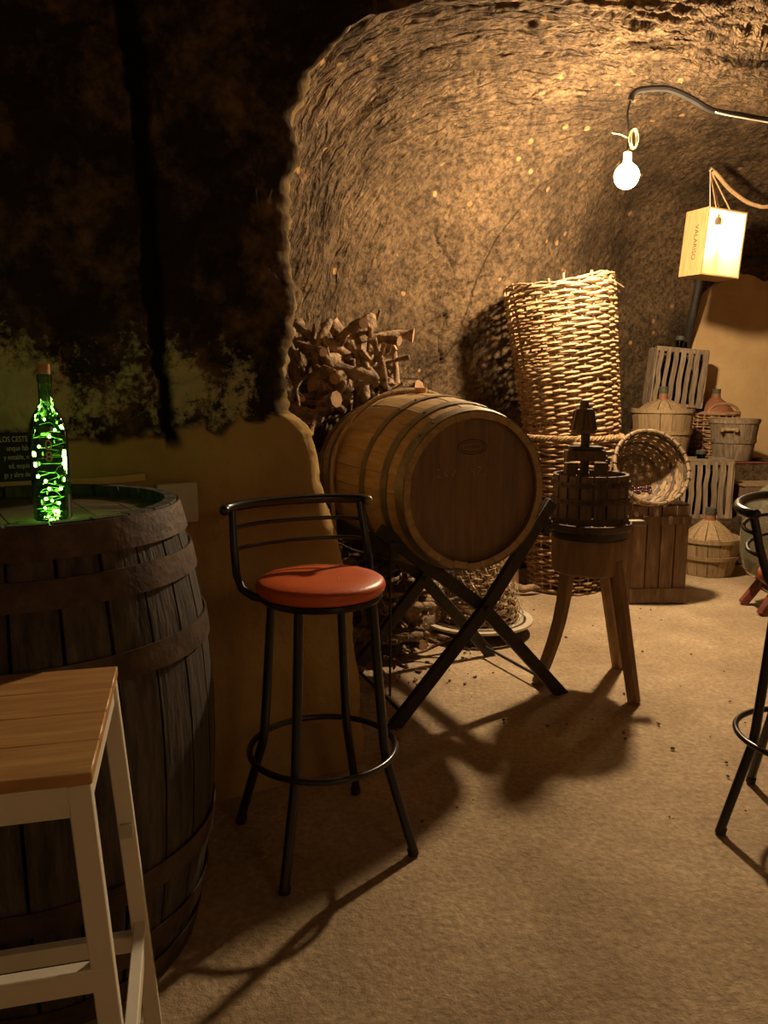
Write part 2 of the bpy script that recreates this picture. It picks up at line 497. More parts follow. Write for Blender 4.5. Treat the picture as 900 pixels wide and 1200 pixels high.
def thing(name, label, cat, loc=(0, 0, 0), rot=(0, 0, 0), group=None):
    o = bpy.data.objects.new(name, None)
    C.objects.link(o)
    o.location = loc; o.rotation_euler = rot
    o.empty_display_size = 0.05
    return tag(o, label, cat, group)

def struct(o, label=None, cat=None):
    o['kind'] = 'structure'
    if label: o['label'] = label
    if cat: o['category'] = cat
    return o

def text_mesh(txt, size, name, m, parent=None, extrude=0.0006, bend=None, align='LEFT', mtx=None):
    cu = bpy.data.curves.new('tmp_text', 'FONT')
    cu.body = txt; cu.size = size; cu.extrude = extrude; cu.align_x = align
    to = bpy.data.objects.new('tmp_text', cu)
    C.objects.link(to)
    bpy.context.view_layer.update()
    dg = bpy.context.evaluated_depsgraph_get()
    me = bpy.data.meshes.new_from_object(to.evaluated_get(dg))
    bpy.data.objects.remove(to, do_unlink=True)
    if bend:
        for v in me.vertices:
            v.co = bend(v.co)
    if mtx:
        me.transform(mtx)
    me.materials.clear(); me.materials.append(M[m])
    me.name = name
    o = bpy.data.objects.new(name, me)
    C.objects.link(o)
    if parent: o.parent = parent
    return o

def grid_mesh(name, P, m, attr=None, smooth=True, keep=None):
    """P: (rows, cols, 3) array -> one surface mesh"""
    h, wd, _ = P.shape
    idx = np.arange(h * wd).reshape(h, wd)
    q = np.stack([idx[:-1, :-1], idx[:-1, 1:], idx[1:, 1:], idx[1:, :-1]], -1).reshape(-1, 4)
    if keep is not None:
        kk = keep.reshape(-1)
        q = q[kk[q].all(axis=1)]
    me = bpy.data.meshes.new(name)
    me.vertices.add(h * wd)
    me.vertices.foreach_set('co', P.reshape(-1).astype(np.float32))
    me.loops.add(len(q) * 4)
    me.loops.foreach_set('vertex_index', q.reshape(-1).astype(np.int32))
    me.polygons.add(len(q))
    me.polygons.foreach_set('loop_start', (np.arange(len(q)) * 4).astype(np.int32))
    me.update(calc_edges=True)
    me.validate()
    if smooth: me.shade_smooth()
    if attr is not None:
        a = me.color_attributes.new('mask', 'FLOAT_COLOR', 'POINT')
        a.data.foreach_set('color', attr.reshape(-1).astype(np.float32))
    me.materials.append(M[m])
    o = bpy.data.objects.new(name, me)
    C.objects.link(o)
    return o

# ================================================================== THE SETTING
# ---- floor: gently uneven cast concrete
def make_floor():
    xs = np.linspace(-4.0, 4.6, 260); ys = np.linspace(-3.0, 7.6, 320)
    X, Y = np.meshgrid(xs, ys)
    Z = (fbm(X * 2.2, Y * 2.2, 5, 4) - 0.5) * 0.012 - 0.004
    # a long joint between two pours
    d = np.abs((Y - 1.62) - 0.22 * (X - 0.2) - 0.03 * np.sin(X * 9))
    Z -= 0.004 * np.exp(-(d / 0.012) ** 2)
    Z = np.minimum(Z, 0.0)
    struct(grid_mesh('floor', np.stack([X, Y, Z], -1), 'floor'), 'rough tan concrete cellar floor', 'floor')
make_floor()

# ---- the hewn niche: walls curving into a low vault
NC = np.array([1.7, 3.6])
OUT = [(-0.62, 1.6), (-0.62, 2.4), (-0.60, 3.2), (-0.52, 4.1), (-0.25, 4.75), (0.25, 5.2), (0.8, 5.44), (1.15, 5.68), (1.45, 5.98),
       (1.68, 6.40), (1.95, 6.74), (2.4, 6.92), (2.9, 7.08), (3.6, 7.0), (4.2, 6.2), (4.3, 4.5), (4.3, 2.0)]
def niche_radius(th):
    """plan radius from the niche centre at angle th (array)"""
    pts = np.array(OUT) - NC
    ang = np.unwrap(np.arctan2(pts[:, 1], pts[:, 0]))
    rad = np.hypot(pts[:, 0], pts[:, 1])
    # dense polyline, then angle lookup
    dense = []
    for i in range(len(pts) - 1):
        for t in np.linspace(0, 1, 30, endpoint=False):
            dense.append(pts[i] * (1 - t) + pts[i + 1] * t)
    dense = np.array(dense + [pts[-1]])
    a = np.unwrap(np.arctan2(dense[:, 1], dense[:, 0]))
    r = np.hypot(dense[:, 0], dense[:, 1])
    o = np.argsort(a)
    rr = np.interp(th, a[o], r[o])
    k = np.hanning(23)[1:-1]; k = k / k.sum()
    rp = np.concatenate([np.full(10, rr[0]), rr, np.full(10, rr[-1])])
    return np.convolve(rp, k, 'valid')

APEX = 3.05
_TH = np.linspace(0.0, 2 * PI, 721)
_PA = np.unwrap(np.arctan2([p[1] - 3.6 for p in OUT], [p[0] - 1.7 for p in OUT]))
_NR = niche_radius(np.where(_TH > _PA.max(), _PA.max(), _TH))
def niche_r1(a):
    return float(np.interp(a, _TH, _NR))
def make_niche():
    pts = np.array(OUT) - NC
    a = np.unwrap(np.arctan2(pts[:, 1], pts[:, 0]))
    nth, npf = 760, 420
    th = np.linspace(a.max(), a.min(), nth)          # left jamb round to the right
    rad = niche_radius(th)
    n = np.interp(th, [0.3, 1.0, 1.75, 2.4, 3.2], [5.0, 5.0, 4.2, 3.2, 3.0])
    tau = np.linspace(0, PI / 2, 600)
    P = np.zeros((npf, nth, 3)); U = np.zeros((npf, nth)); V = np.zeros((npf, nth))
    arc = np.concatenate([[0], np.cumsum(np.hypot(np.diff(rad * np.cos(th)), np.diff(rad * np.sin(th))))])
    for j in range(nth):
        s = np.cos(tau) ** (2 / n[j]); z = APEX * np.sin(tau) ** (2 / n[j])
        L = np.concatenate([[0], np.cumsum(np.hypot(np.diff(s * rad[j]), np.diff(z)))])
        tt = np.linspace(0, L[-1] * 0.985, npf)
        si = np.interp(tt, L, s); zi = np.interp(tt, L, z)
        P[:, j, 0] = NC[0] + si * rad[j] * np.cos(th[j])
        P[:, j, 1] = NC[1] + si * rad[j] * np.sin(th[j])
        P[:, j, 2] = zi - 0.03
        U[:, j] = arc[j]; V[:, j] = tt
    du = np.gradient(P, axis=1); dv = np.gradient(P, axis=0)
    N = np.cross(dv, du); N /= (np.linalg.norm(N, axis=2, keepdims=True) + 1e-9)
    cen = np.array([NC[0], NC[1], 1.4])
    sg = np.sign(((cen - P) * N).sum(2)); N *= sg[..., None]
    # lumps, pick marks running slantwise, finer scars; the strokes lie flatter on the vault
    X, Y, Z = P[..., 0], P[..., 1], P[..., 2]
    lump = (fbm(U * 1.3, V * 1.3, 3, 4) - 0.5) * (0.16 - 0.10 * np.clip((Z - 1.9) / 0.6, 0, 1))
    wob = (fbm(U * 2, V * 2, 9, 3) - 0.5) * 0.5
    ca, sa = math.cos(0.85), math.sin(0.85)
    A = U * ca + V * sa; B = -U * sa + V * ca
    st = vn(A / 0.16, B / 0.030 + wob * 3, 21)
    st2 = vn(A / 0.10 + 7.3, B / 0.020 + wob * 4, 33)
    # vault strokes run round the tunnel section
    phi = np.unwrap(np.arctan2(Z - 0.9, X - 1.5), axis=1) * 1.75
    ac = Y + 0.22 * phi
    vst = vn(phi / 0.20 + 3.0 * wob, ac / 0.034 + wob * 2.0, 41)
    vst2 = vn(phi / 0.12, ac / 0.021 + wob * 3.0, 47)
    t = np.clip((Z - 1.35 - 0.75 * np.clip((X - 0.3) / 0.8, 0, 1)) / 0.6, 0, 1) * (1 - np.clip((np.abs(N[..., 1]) - 0.45) / 0.5, 0, 1) * 0.8) * (1 - np.clip((Y - 4.7) / 0.6, 0, 1))
    def sm(x):
        y = np.clip((x - 0.25) / 0.5, 0, 1)
        return y * y * (3 - 2 * y)
    stroke = (1 - t) * (1 - 0.7 * np.clip((X - 0.5) / 0.7, 0, 1)) * (0.020 * (sm(st) - 0.5) + 0.014 * (st2 - 0.5)) + t * (0.026 * (sm(vst) - 0.5) + 0.022 * (sm(vst2) - 0.5))
    attr = np.stack([np.where(t > 0.001, phi / 0.13, A / 0.16) * 1.0, np.where(t > 0.001, ac / 0.022, B / 0.030), np.maximum(t, 0.32 - 0.24 * np.clip((X - 0.5) / 0.7, 0, 1)), np.ones_like(t)], -1)
    amp = 0.55 + 0.9 * fbm(U * 0.9, V * 0.9, 71, 3)
    fine = (fbm(U * 22, V * 22, 55, 3) - 0.5) * 0.022
    dsp = lump + stroke * amp + fine
    # two open cracks in the back wall
    def crack(x0, z0, x1, z1, wdt, dep):
        tt = np.clip((Z - z0) / (z1 - z0), 0, 1)
        xc = x0 + (x1 - x0) * tt + 0.02 * np.sin(Z * 19)
        m = np.exp(-((X - xc) / wdt) ** 2) * (Z > min(z0, z1)) * (Z < max(z0, z1)) * (Y > 4.6)
        return -dep * m
    dsp = dsp + crack(0.33, 2.30, 0.42, 2.05, 0.006, 0.05) + crack(0.38, 1.78, 0.40, 1.45, 0.007, 0.06)
    P = P + N * dsp[..., None]
    # the left front part stops behind the face of the front-room wall
    A0 = np.array([-0.069, 2.576]); nn = np.array([math.sin(R(26)), -math.cos(R(26))])
    sd = (P[..., 0] - A0[0]) * nn[0] + (P[..., 1] - A0[1]) * nn[1]
    keep = (sd < -0.05) | (P[..., 0] > 2.2)
    struct(grid_mesh('wall_back', P, 'rock', attr=attr, keep=keep), 'hewn tan rock niche with pick marks curving into a vault', 'rock wall')
make_niche()

# ---- front-room wall ending in the rough jamb and arch of the niche
WA = np.array([-0.069, 2.576]); WD = np.array([math.cos(R(26)), math.sin(R(26))]); WN = np.array([math.sin(R(26)), -math.cos(R(26))])
def wall_pt(u, z, off=0.0):
    return Vector((WA[0] + WD[0] * u + WN[0] * off, WA[1] + WD[1] * u + WN[1] * off, z))
EDGE = [(-0.02, 0.0), (0.0, 0.03), (-0.021, 0.362), (-0.05, 0.644), (-0.095, 0.813), (-0.138, 0.93), (-0.16, 1.069), (-0.187, 1.178),
        (-0.235, 1.232), (-0.246, 1.363), (-0.228, 1.467), (-0.214, 1.62), (-0.238, 1.768), (-0.202, 1.943), (-0.218, 2.121),
        (-0.163, 2.231), (-0.066, 2.323), (0.077, 2.415), (0.256, 2.503), (0.477, 2.61), (0.894, 2.763), (1.8, 2.90), (4.0, 2.96), (4.2, 3.3)]
def make_wall_left():
    rows, cols = 470, 360
    z = np.linspace(-0.02, 3.25, rows)
    eu = np.interp(z, [e[1] for e in EDGE], [e[0] for e in EDGE])
    rag = (fbm(z * 13, z * 0 + 3.3, 12, 6) - 0.5) * np.where(z > 1.15, 0.085, 0.03)
    eu = eu + rag - 0.040
    s = np.linspace(0, 1, cols) ** 0.85
    Um = -2.9 + (eu[:, None] + 2.9) * s[None, :]
    Zm = np.repeat(z[:, None], cols, 1)
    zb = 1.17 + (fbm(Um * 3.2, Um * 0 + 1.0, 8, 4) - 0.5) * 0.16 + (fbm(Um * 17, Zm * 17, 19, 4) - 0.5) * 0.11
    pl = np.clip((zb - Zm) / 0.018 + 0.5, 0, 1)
    # hollow scar of the jamb and dark run of soot
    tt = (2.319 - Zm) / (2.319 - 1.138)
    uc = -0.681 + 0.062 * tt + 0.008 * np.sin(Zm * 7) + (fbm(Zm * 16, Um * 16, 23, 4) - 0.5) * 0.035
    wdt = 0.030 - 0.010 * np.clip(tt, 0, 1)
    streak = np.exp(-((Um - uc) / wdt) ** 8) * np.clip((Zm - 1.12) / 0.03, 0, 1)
    rough = (fbm(Um * 5, Zm * 5, 31, 5) - 0.5) * 0.10 + (fbm(Um * 26, Zm * 20, 37, 3) - 0.5) * 0.035
    smooth = (fbm(Um * 2.2, Zm * 2.2, 61, 4) - 0.5) * 0.030
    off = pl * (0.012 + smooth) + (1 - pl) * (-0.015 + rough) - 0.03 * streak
    lich = np.exp(-((Zm - 1.27) / np.where(Zm > 1.27, 0.24, 0.17)) ** 2) * np.clip(2.6 * fbm(Um * 4.2 + 3, Zm * 2.6, 91, 4) - 0.65, 0, 1.1)
    lich = np.clip(lich * 1.15 * np.clip((-0.30 - Um) / 0.15, 0.1, 1), 0, 1) + 0.17
    # reveal columns: round over the corner and run back into the niche
    rev = [(0.026, 0.014), (0.050, 0.042), (0.068, 0.090), (0.076, 0.15), (0.068, 0.24), (0.02, 0.36), (-0.10, 0.50), (-0.30, 0.68)]
    Ur = np.stack([eu + a for a, b in rev], 1); Dr = np.stack([np.full(rows, -b) for a, b in rev], 1)
    jig = np.stack([(fbm(z * 16 + k, z * 0 + k * 0.7, 14, 3) - 0.5) * np.where(z > 1.15, 0.05, 0.028) for k in range(len(rev))], 1)
    Ur = Ur + jig
    U = np.concatenate([Um, Ur], 1); O = np.concatenate([off, off[:, -1:] + Dr], 1)
    rise = 0.75 * np.clip((z - 2.05) / 0.35, 0, 1)
    Z = np.concatenate([Zm, z[:, None] - Dr * rise[:, None]], 1)
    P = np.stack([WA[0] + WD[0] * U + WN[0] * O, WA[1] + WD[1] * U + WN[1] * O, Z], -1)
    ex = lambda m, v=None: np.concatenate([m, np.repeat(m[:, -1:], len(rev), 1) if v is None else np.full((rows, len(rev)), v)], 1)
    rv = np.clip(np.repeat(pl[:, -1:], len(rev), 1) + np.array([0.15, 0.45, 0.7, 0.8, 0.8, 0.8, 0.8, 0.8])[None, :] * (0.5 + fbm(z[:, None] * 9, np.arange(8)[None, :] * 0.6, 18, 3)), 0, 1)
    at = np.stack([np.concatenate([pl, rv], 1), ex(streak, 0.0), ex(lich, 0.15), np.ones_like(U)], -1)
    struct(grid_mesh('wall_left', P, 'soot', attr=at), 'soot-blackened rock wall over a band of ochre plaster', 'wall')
make_wall_left()

# ---- rest of the front room (mostly out of view)
def rough_plane(name, o, ex, ey, n, m, amp, label, cat):
    a = np.linspace(0, 1, n); A, B = np.meshgrid(a, a)
    o = np.array(o); ex = np.array(ex); ey = np.array(ey)
    nn = np.cross(ex, ey); nn = nn / np.linalg.norm(nn)
    d = (fbm(A * 8, B * 8, 77, 4) - 0.5) * amp
    P = o + A[..., None] * ex + B[..., None] * ey + d[..., None] * nn
    struct(grid_mesh(name, P, m), label, cat)
rough_plane('ceiling', (-3.2, -2.8, 3.1), (7.6, 0, 0), (0, 6.6, 0), 60, 'soot', 0.15, 'dark sooty rock ceiling of the front room', 'ceiling')
rough_plane('wall_right', (4.35, -2.8, -0.02), (0, 6.0, 0), (0, 0, 3.2), 40, 'ochre', 0.06, 'ochre plastered side wall of the front room', 'wall')
rough_plane('wall_front', (-3.2, -2.8, -0.02), (7.6, 0, 0), (0, 0, 3.2), 40, 'ochre', 0.06, 'ochre plastered wall behind the photographer', 'wall')

# ---- smooth ochre plaster panel on the far right of the niche
def make_plaster():
    mb = MB()
    poly = [(2.66, 0.0), (2.66, 1.0), (2.63, 1.5), (2.66, 1.85), (2.72, 2.1), (2.95, 2.28), (3.2, 2.36), (3.7, 2.38), (4.0, 2.3), (4.0, 0.0)]
    mb.prism(poly, 0, 0.15)
    mb.xf(Matrix.Translation((0, 7.02, 0)) @ Matrix.Rotation(R(90), 4, 'X'))
    o = mb.build('wall_plaster_panel', 'ochre', bevel=0.02)
    o.name = 'wall_far_right'
    struct(o, 'smooth ochre plastered wall at the far right of the niche', 'wall')
make_plaster()

# ---- stepped rock ledge that carries the demijohns
def make_ledge():
    rng = random.Random(4)
    def step(name, x0, x1, y0, y1, z0, z1, label):
        nx, ny, nz = 14, 8, 6
        mb = MB()
        mb.box(((x0 + x1) / 2, (y0 + y1) / 2, (z0 + z1) / 2), (x1 - x0, y1 - y0, z1 - z0))
        o = mb.build(name, 'rock', bevel=0.03)
        struct(o, label, 'ledge')
    step('trim_1', 2.02, 3.05, 5.70, 6.08, -0.02, 0.345, 'low rock ledge carrying the slatted demijohn crate')
    step('trim_2', 1.93, 3.10, 6.04, 6.86, -0.02, 0.735, 'middle rock ledge carrying the tubs')
    step('trim_3', 2.05, 2.50, 6.50, 6.98, 0.70, 1.135, 'upper rock ledge carrying the leaning slatted crate')
make_ledge()

# ---- thin cable duct along the wall
def make_duct():
    pts = [wall_pt(u, 1.047 + 0.006 * math.sin(u * 9), 0.022) for u in np.linspace(-1.7, -0.70, 14)]
    mb = MB()
    for a, b in zip(pts[:-1], pts[1:]):
        mb.bar(a, b, 0.016, 0.020)
    struct(mb.build('trim_4', 'ochre'), 'narrow painted cable duct along the plaster under the slate', 'cable duct')
make_duct()

# ================================================================== BARRELS
def barrel_r(z, H, rh, rb):
    t = 2 * z / H - 1
    return rb - (rb - rh) * t * t

def plank_disc(parent, r, nb, z0, z1, m, gap=0.0015, rot=0.0, name='head_board'):
    for k in range(nb):
        x0 = -r + 2 * r * k / nb + gap; x1 = -r + 2 * r * (k + 1) / nb - gap
        poly = []
        for i in range(7):
            x = x0 + (x1 - x0) * i / 6
            poly.append((x, -math.sqrt(max(r * r - x * x, 1e-6))))
        for i in range(7):
            x = x1 + (x0 - x1) * i / 6
            poly.append((x, math.sqrt(max(r * r - x * x, 1e-6))))
        mb = MB().prism(poly, z0, z1)
        mb.xf(Matrix.Rotation(rot, 4, 'Z'))
        mb.build(name, m, parent, smooth=20)

def barrel(root, H, rh, rb, n, hoops, ms, mh, mhead, gap=0.004, th=0.026, head_in=0.03, nb=8, rot=0.0, hoop_th=0.004, hgap=0.0015):
    seg = 9
    rng = random.Random(7)
    for k in range(n):
        a0 = 2 * PI * k / n; a1 = 2 * PI * (k + 1) / n
        g = gap / rb / 2
        j = rng.uniform(-0.002, 0.002)
        prof = [(barrel_r(H * i / seg, H, rh, rb) + j, H * i / seg) for i in range(seg + 1)]
        MB().shell(prof, th, a0 + g, a1 - g, 2).build('stave', ms, root, smooth=25)
    for (z0, z1) in hoops:
        prof = [(barrel_r(z0 + (z1 - z0) * i / 3, H, rh, rb) + hoop_th + 0.002, z0 + (z1 - z0) * i / 3) for i in range(4)]
        h = MB().shell(prof, hoop_th, 0, 2 * PI, 56).build('hoop', mh, root, smooth=30)
        for t in (0.2, 0.235):
            a = 2 * PI * t + z0
            zc = (z0 + z1) / 2
            rr = barrel_r(zc, H, rh, rb) + 0.006
            MB().sphere((rr * math.cos(a), rr * math.sin(a), zc), 0.006, 6, 4).build('rivet', mh, h)
    for zz in ((head_in, head_in + 0.02), (H - head_in - 0.02, H - head_in)):
        plank_disc(root, rh - th + 0.004, nb, zz[0], zz[1], mhead, gap=hgap, rot=rot)

# standing old barrel
BH = 1.05
b1 = thing('old_barrel', 'tall dark old barrel standing upright with wide rusty hoops and a bottle on its head', 'barrel', (-0.80, 1.72, 0.0), (0, 0, R(12)))
barrel(b1, BH, 0.33, 0.40, 26, [(0.985, 1.047), (0.895, 0.95), (0.735, 0.79), (0.26, 0.315), (0.10, 0.155), (0.003, 0.065)],
       'old_oak', 'rust', 'old_head', gap=0.008, head_in=0.028, nb=7, rot=R(20))

# oak barrel lying on the stand: local z is the barrel axis, pointing out of the front head
AX = R(23.4)
axis = Vector((math.sin(AX), -math.cos(AX), 0))        # towards the viewer
side = Vector((math.cos(AX), math.sin(AX), 0))
BL = 0.95
head_c = Vector((0.345, 2.93, 0.915))
b2 = thing('oak_barrel', 'pale oak wine barrel lying on the black trestle with chalk marks on its head', 'barrel')
mt = Matrix((side.to_4d(), Vector((0, 0, 1, 0)), (axis).to_4d(), (0, 0, 0, 1)))
rotm = Matrix(((side.x, 0, axis.x), (side.y, 0, axis.y), (0, 1, 0))) 
rotm = Matrix((Vector((side.x, 0, axis.x)), Vector((side.y, 0, axis.y)), Vector((0, 1, 0))))
b2.matrix_world = Matrix.Translation(head_c - axis * BL) @ rotm.to_4x4()
barrel(b2, BL, 0.30, 0.362, 30, [(0.0, 0.045), (0.10, 0.14), (0.26, 0.295), (0.655, 0.69), (0.81, 0.85), (0.905, 0.95)],
       'oak', 'galv', 'oak_head', gap=0.0016, head_in=0.03, nb=8, hoop_th=0.002, hgap=0.0004)
def barrel_marks():
    z = BL - 0.03 + 0.0012
    mb = MB()                                           # oval burnt stamp
    pts = [(0.0 + 0.062 * math.cos(a), 0.165 + 0.028 * math.sin(a), z) for a in np.linspace(0, 2 * PI, 32, endpoint=False)]
    mb.tube(pts, 0.0016, 4, closed=True)
    pts = [(0.0 + 0.050 * math.cos(a), 0.165 + 0.019 * math.sin(a), z) for a in np.linspace(0, 2 * PI, 32, endpoint=False)]
    mb.tube(pts, 0.0012, 4, closed=True)
    rng = random.Random(3)
    for k in range(7):
        x = -0.03 + k * 0.01
        mb.tube([(x, 0.160, z), (x + rng.uniform(-.003, .003), 0.170, z)], 0.0016, 4)
    o = mb.build('oval_stamp', 'dark_ink', b2); o['label'] = 'oval burnt cooper stamp'
    mb = MB()                                           # worn chalk digits
    x = -0.155
    for k in range(6):
        if k == 3: x += 0.045
        pts = []
        for i in range(6):
            pts.append((x + rng.uniform(0, 0.022), 0.055 + 0.03 * (1 - i / 5) + rng.uniform(-.006, .006), z))
        mb.tube(pts, 0.0022, 4)
        x += 0.032
    o = mb.build('chalk_mark', 'chalk_faint', b2); o['label'] = 'worn chalk digits'
    mb = MB().lathe([(0.0005, 0.02), (0.026, 0.02), (0.024, 0.0), (0.022, -0.02)], 16)
    mb.xf(Matrix.Translation((0, 0.365, BL / 2)) @ Matrix.Rotation(R(-90), 4, 'X'))
    o = mb.build('bung', 'cork', b2)
barrel_marks()

# wooden withe hoop leaning on the far end of the barrel
def make_withe():
    c = head_c - axis * (BL * 0.60)
    pts = []
    for a in np.linspace(R(62), R(190), 34):
        p = c + side * (0.382 * math.cos(a)) + Vector((0, 0, 1)) * (0.377 * math.sin(a)) - axis * 0.03 * math.cos(a)
        pts.append(p)
    last = pts[-1]
    pts += [last + Vector((0.004, 0, -0.10 * k)) for k in range(1, 5)]
    o = MB().tube(pts, 0.010, 6).build('bent_pole', 'tub_wood')
    tag(o, 'thin bent wooden pole curving over the far end of the oak barrel', 'pole')
make_withe()

# ---- black trestle under the oak barrel
def make_trestle():
    mid = Vector((0.40, 3.05, 0))
    t = thing('barrel_trestle', 'black folding trestle of crossed bars carrying the oak barrel', 'trestle', mid, (0, 0, AX))
    for k, (yo, hb, ht) in enumerate(((0.0, 0.40, 0.30), (0.55, 0.38, 0.30))):
        zc = 0.43
        for s in (-1, 1):
            mb = MB()
            off = 0.014 * s
            mb.bar((s * hb, yo + off, 0.0), (0, yo + off, zc), 0.030, 0.052, up=(0, 0, 1))
            tx, tz = (-0.45, 0.775) if s > 0 else (ht, 0.845)
            mb.bar((0, yo + off, zc), (tx, yo + off, tz), 0.030, 0.052)
            # flat foot
            mb.box((s * hb, yo + off, 0.006), (0.06, 0.03, 0.012))
            mb.build('crossed_leg', 'black_matt', t, bevel=0.003)
        MB().tube([(0, yo - 0.04, zc), (0, yo + 0.04, zc)], 0.012, 8).build('pivot_bolt', 'black_matt', t)
    for s in (-1, 1):
        rx, rz = (-0.405, 0.70) if s < 0 else (0.275, 0.745)
        MB().bar((rx, -0.03, rz), (rx, 0.62, rz), 0.035, 0.06).build('side_rail', 'black_matt', t, bevel=0.003)
        MB().tube([(s * 0.36, 0.0, 0.045), (s * 0.345, 0.55, 0.045)], 0.007, 6).build('tie_rod', 'black_matt', t)
    MB().tube([(-0.30, 0.25, 0.70), (-0.30, 0.25, 0.01)], 0.005, 6).build('drop_rod', 'black_matt', t)
make_trestle()

# ================================================================== BAR STOOLS
def bar_stool(loc, rot, label):
    t = thing('bar_stool', label, 'stool', loc, (0, 0, rot), 'black bar stools with red seats')
    seat = [(0.0005, 0.738), (0.150, 0.738), (0.170, 0.742), (0.178, 0.752), (0.180, 0.764), (0.176, 0.774), (0.165, 0.781), (0.12, 0.786), (0.06, 0.788), (0.0005, 0.788)]
    s = MB().lathe(seat, 48).build('seat', 'vinyl', t, smooth=60)
    MB().sphere((0.03, -0.05, 0.7875), 0.004, 8, 4, 0.5).build('stud', 'galv', s)
    MB().lathe([(0.0005, 0.722), (0.165, 0.722), (0.172, 0.730), (0.168, 0.738), (0.0005, 0.738)], 40).build('seat_base', 'black', t)
    for k in range(4):
        a = R(45 + 90 * k)
        d = Vector((math.cos(a), math.sin(a), 0))
        pts = [d * 0.150 + Vector((0, 0, 0.725)), d * 0.168 + Vector((0, 0, 0.50)), d * 0.184 + Vector((0, 0, 0.32)),
               d * 0.190 + Vector((0, 0, 0.275)), d * 0.202 + Vector((0, 0, 0.235)), d * 0.272 + Vector((0, 0, 0.012))]
        l = MB().tube(pts, 0.0135, 10).build('leg', 'black', t)
        e = d * 0.272
        MB().tube([e + Vector((0, 0, 0.0)), e + d * -0.005 + Vector((0, 0, 0.02))], 0.0155, 10).build('foot_cap', 'black_matt', l)
    MB().ring((0, 0, 0.283), 0.208, 0.009, 56, 10).build('foot_ring', 'black', t)
    for s_ in (-1, 1):
        pts = [(s_ * 0.13, 0.02, 0.728), (s_ * 0.175, 0.06, 0.732), (s_ * 0.198, 0.09, 0.750), (s_ * 0.205, 0.115, 0.785), (s_ * 0.203, 0.14, 0.86), (s_ * 0.197, 0.165, 0.958)]
        MB().tube(pts, 0.0115, 10).build('back_post', 'black', t)
    def arc(z, hw, r, y0, y1, name):
        pts = [(hw * math.sin(R(a)), y0 + (y1 - y0) * math.cos(R(a) * 1.0), z + 0.006 * math.cos(R(a))) for a in range(-90, 91, 10)]
        o = MB().tube(pts, r, 10).build(name, 'black', t)
        return o
    o = arc(0.962, 0.222, 0.0145, 0.155, 0.235, 'back_rail')
    for s_ in (-1, 1):
        MB().sphere((s_ * 0.222, 0.155, 0.962), 0.0145, 10, 6).build('rail_cap', 'galv' if s_ > 0 else 'black', o)
    arc(0.905, 0.20, 0.006, 0.153, 0.218, 'back_slat')
    arc(0.846, 0.205, 0.006, 0.135, 0.205, 'back_slat')
    return t
bar_stool((-0.175, 2.12, 0), R(27), 'black metal bar stool with a red seat standing before the plaster jamb')
bar_stool((1.262, 2.18, 0), R(53), 'black metal bar stool with a red seat in front of the glass demijohn')

# ================================================================== WHITE STOOL-TABLE WITH WOODEN TOP
def make_side_table():
    ang = math.atan2(0.97, -0.242) - PI / 2      # local +y runs along the side edge, local -x to the left
    t = thing('bar_table', 'white painted high table with splayed legs and honey wooden top beside the dark barrel', 'table', (-0.385, 0.967, 0), (0, 0, ang))
    LX, LY, H = 0.62, 0.413, 0.80
    nb = 4
    for k in range(nb):
        y0 = LY * k / nb; y1 = LY * (k + 1) / nb
        MB().box((-LX / 2, (y0 + y1) / 2, H - 0.009), (LX, y1 - y0 - 0.0008, 0.018)).build('top_board', 'table_top', t, bevel=0.002)
    sp = 0.05
    corners = {}
    for sx in (0, 1):
        for sy in (0, 1):
            x = -0.018 if sx == 0 else -LX + 0.018
            y = 0.014 if sy == 0 else LY - 0.014
            fx = x + (sp if sx == 0 else -sp); fy = y + (-0.03 if sy == 0 else 0.03)
            mb = MB()
            a = Vector((fx, fy, 0)); b = Vector((x, y, H - 0.018))
            mb.bar(a, b, 0.031, 0.022, up=(0, 1, 0))
            mb.build('leg', 'white_paint', t, bevel=0.002)
            corners[(sx, sy)] = (a, b)
    def lerp(c, z):
        a, b = corners[c]
        return a + (b - a) * (z / (H - 0.018))
    for sy in (0, 1):
        MB().bar(lerp((0, sy), H - 0.041), lerp((1, sy), H - 0.041), 0.020, 0.045).build('apron', 'white_paint', t, bevel=0.002)
        MB().bar(lerp((0, sy), 0.50 if sy == 0 else 0.24), lerp((1, sy), 0.50 if sy == 0 else 0.24), 0.022, 0.036).build('stretcher', 'white_paint', t, bevel=0.002)
    for sx in (0, 1):
        MB().bar(lerp((sx, 0), H - 0.041), lerp((sx, 1), H - 0.041), 0.020, 0.045).build('apron', 'white_paint', t, bevel=0.002)
        MB().bar(lerp((sx, 0), 0.27), lerp((sx, 1), 0.27), 0.022, 0.036).build('stretcher', 'white_paint', t, bevel=0.002)
    a, b = corners[(0, 1)]
    p = a + (b - a) * 0.62
    MB().box(p + Vector((0.0, -0.015, 0)), (0.022, 0.006, 0.026)).build('tape', 'plaque', t)
make_side_table()

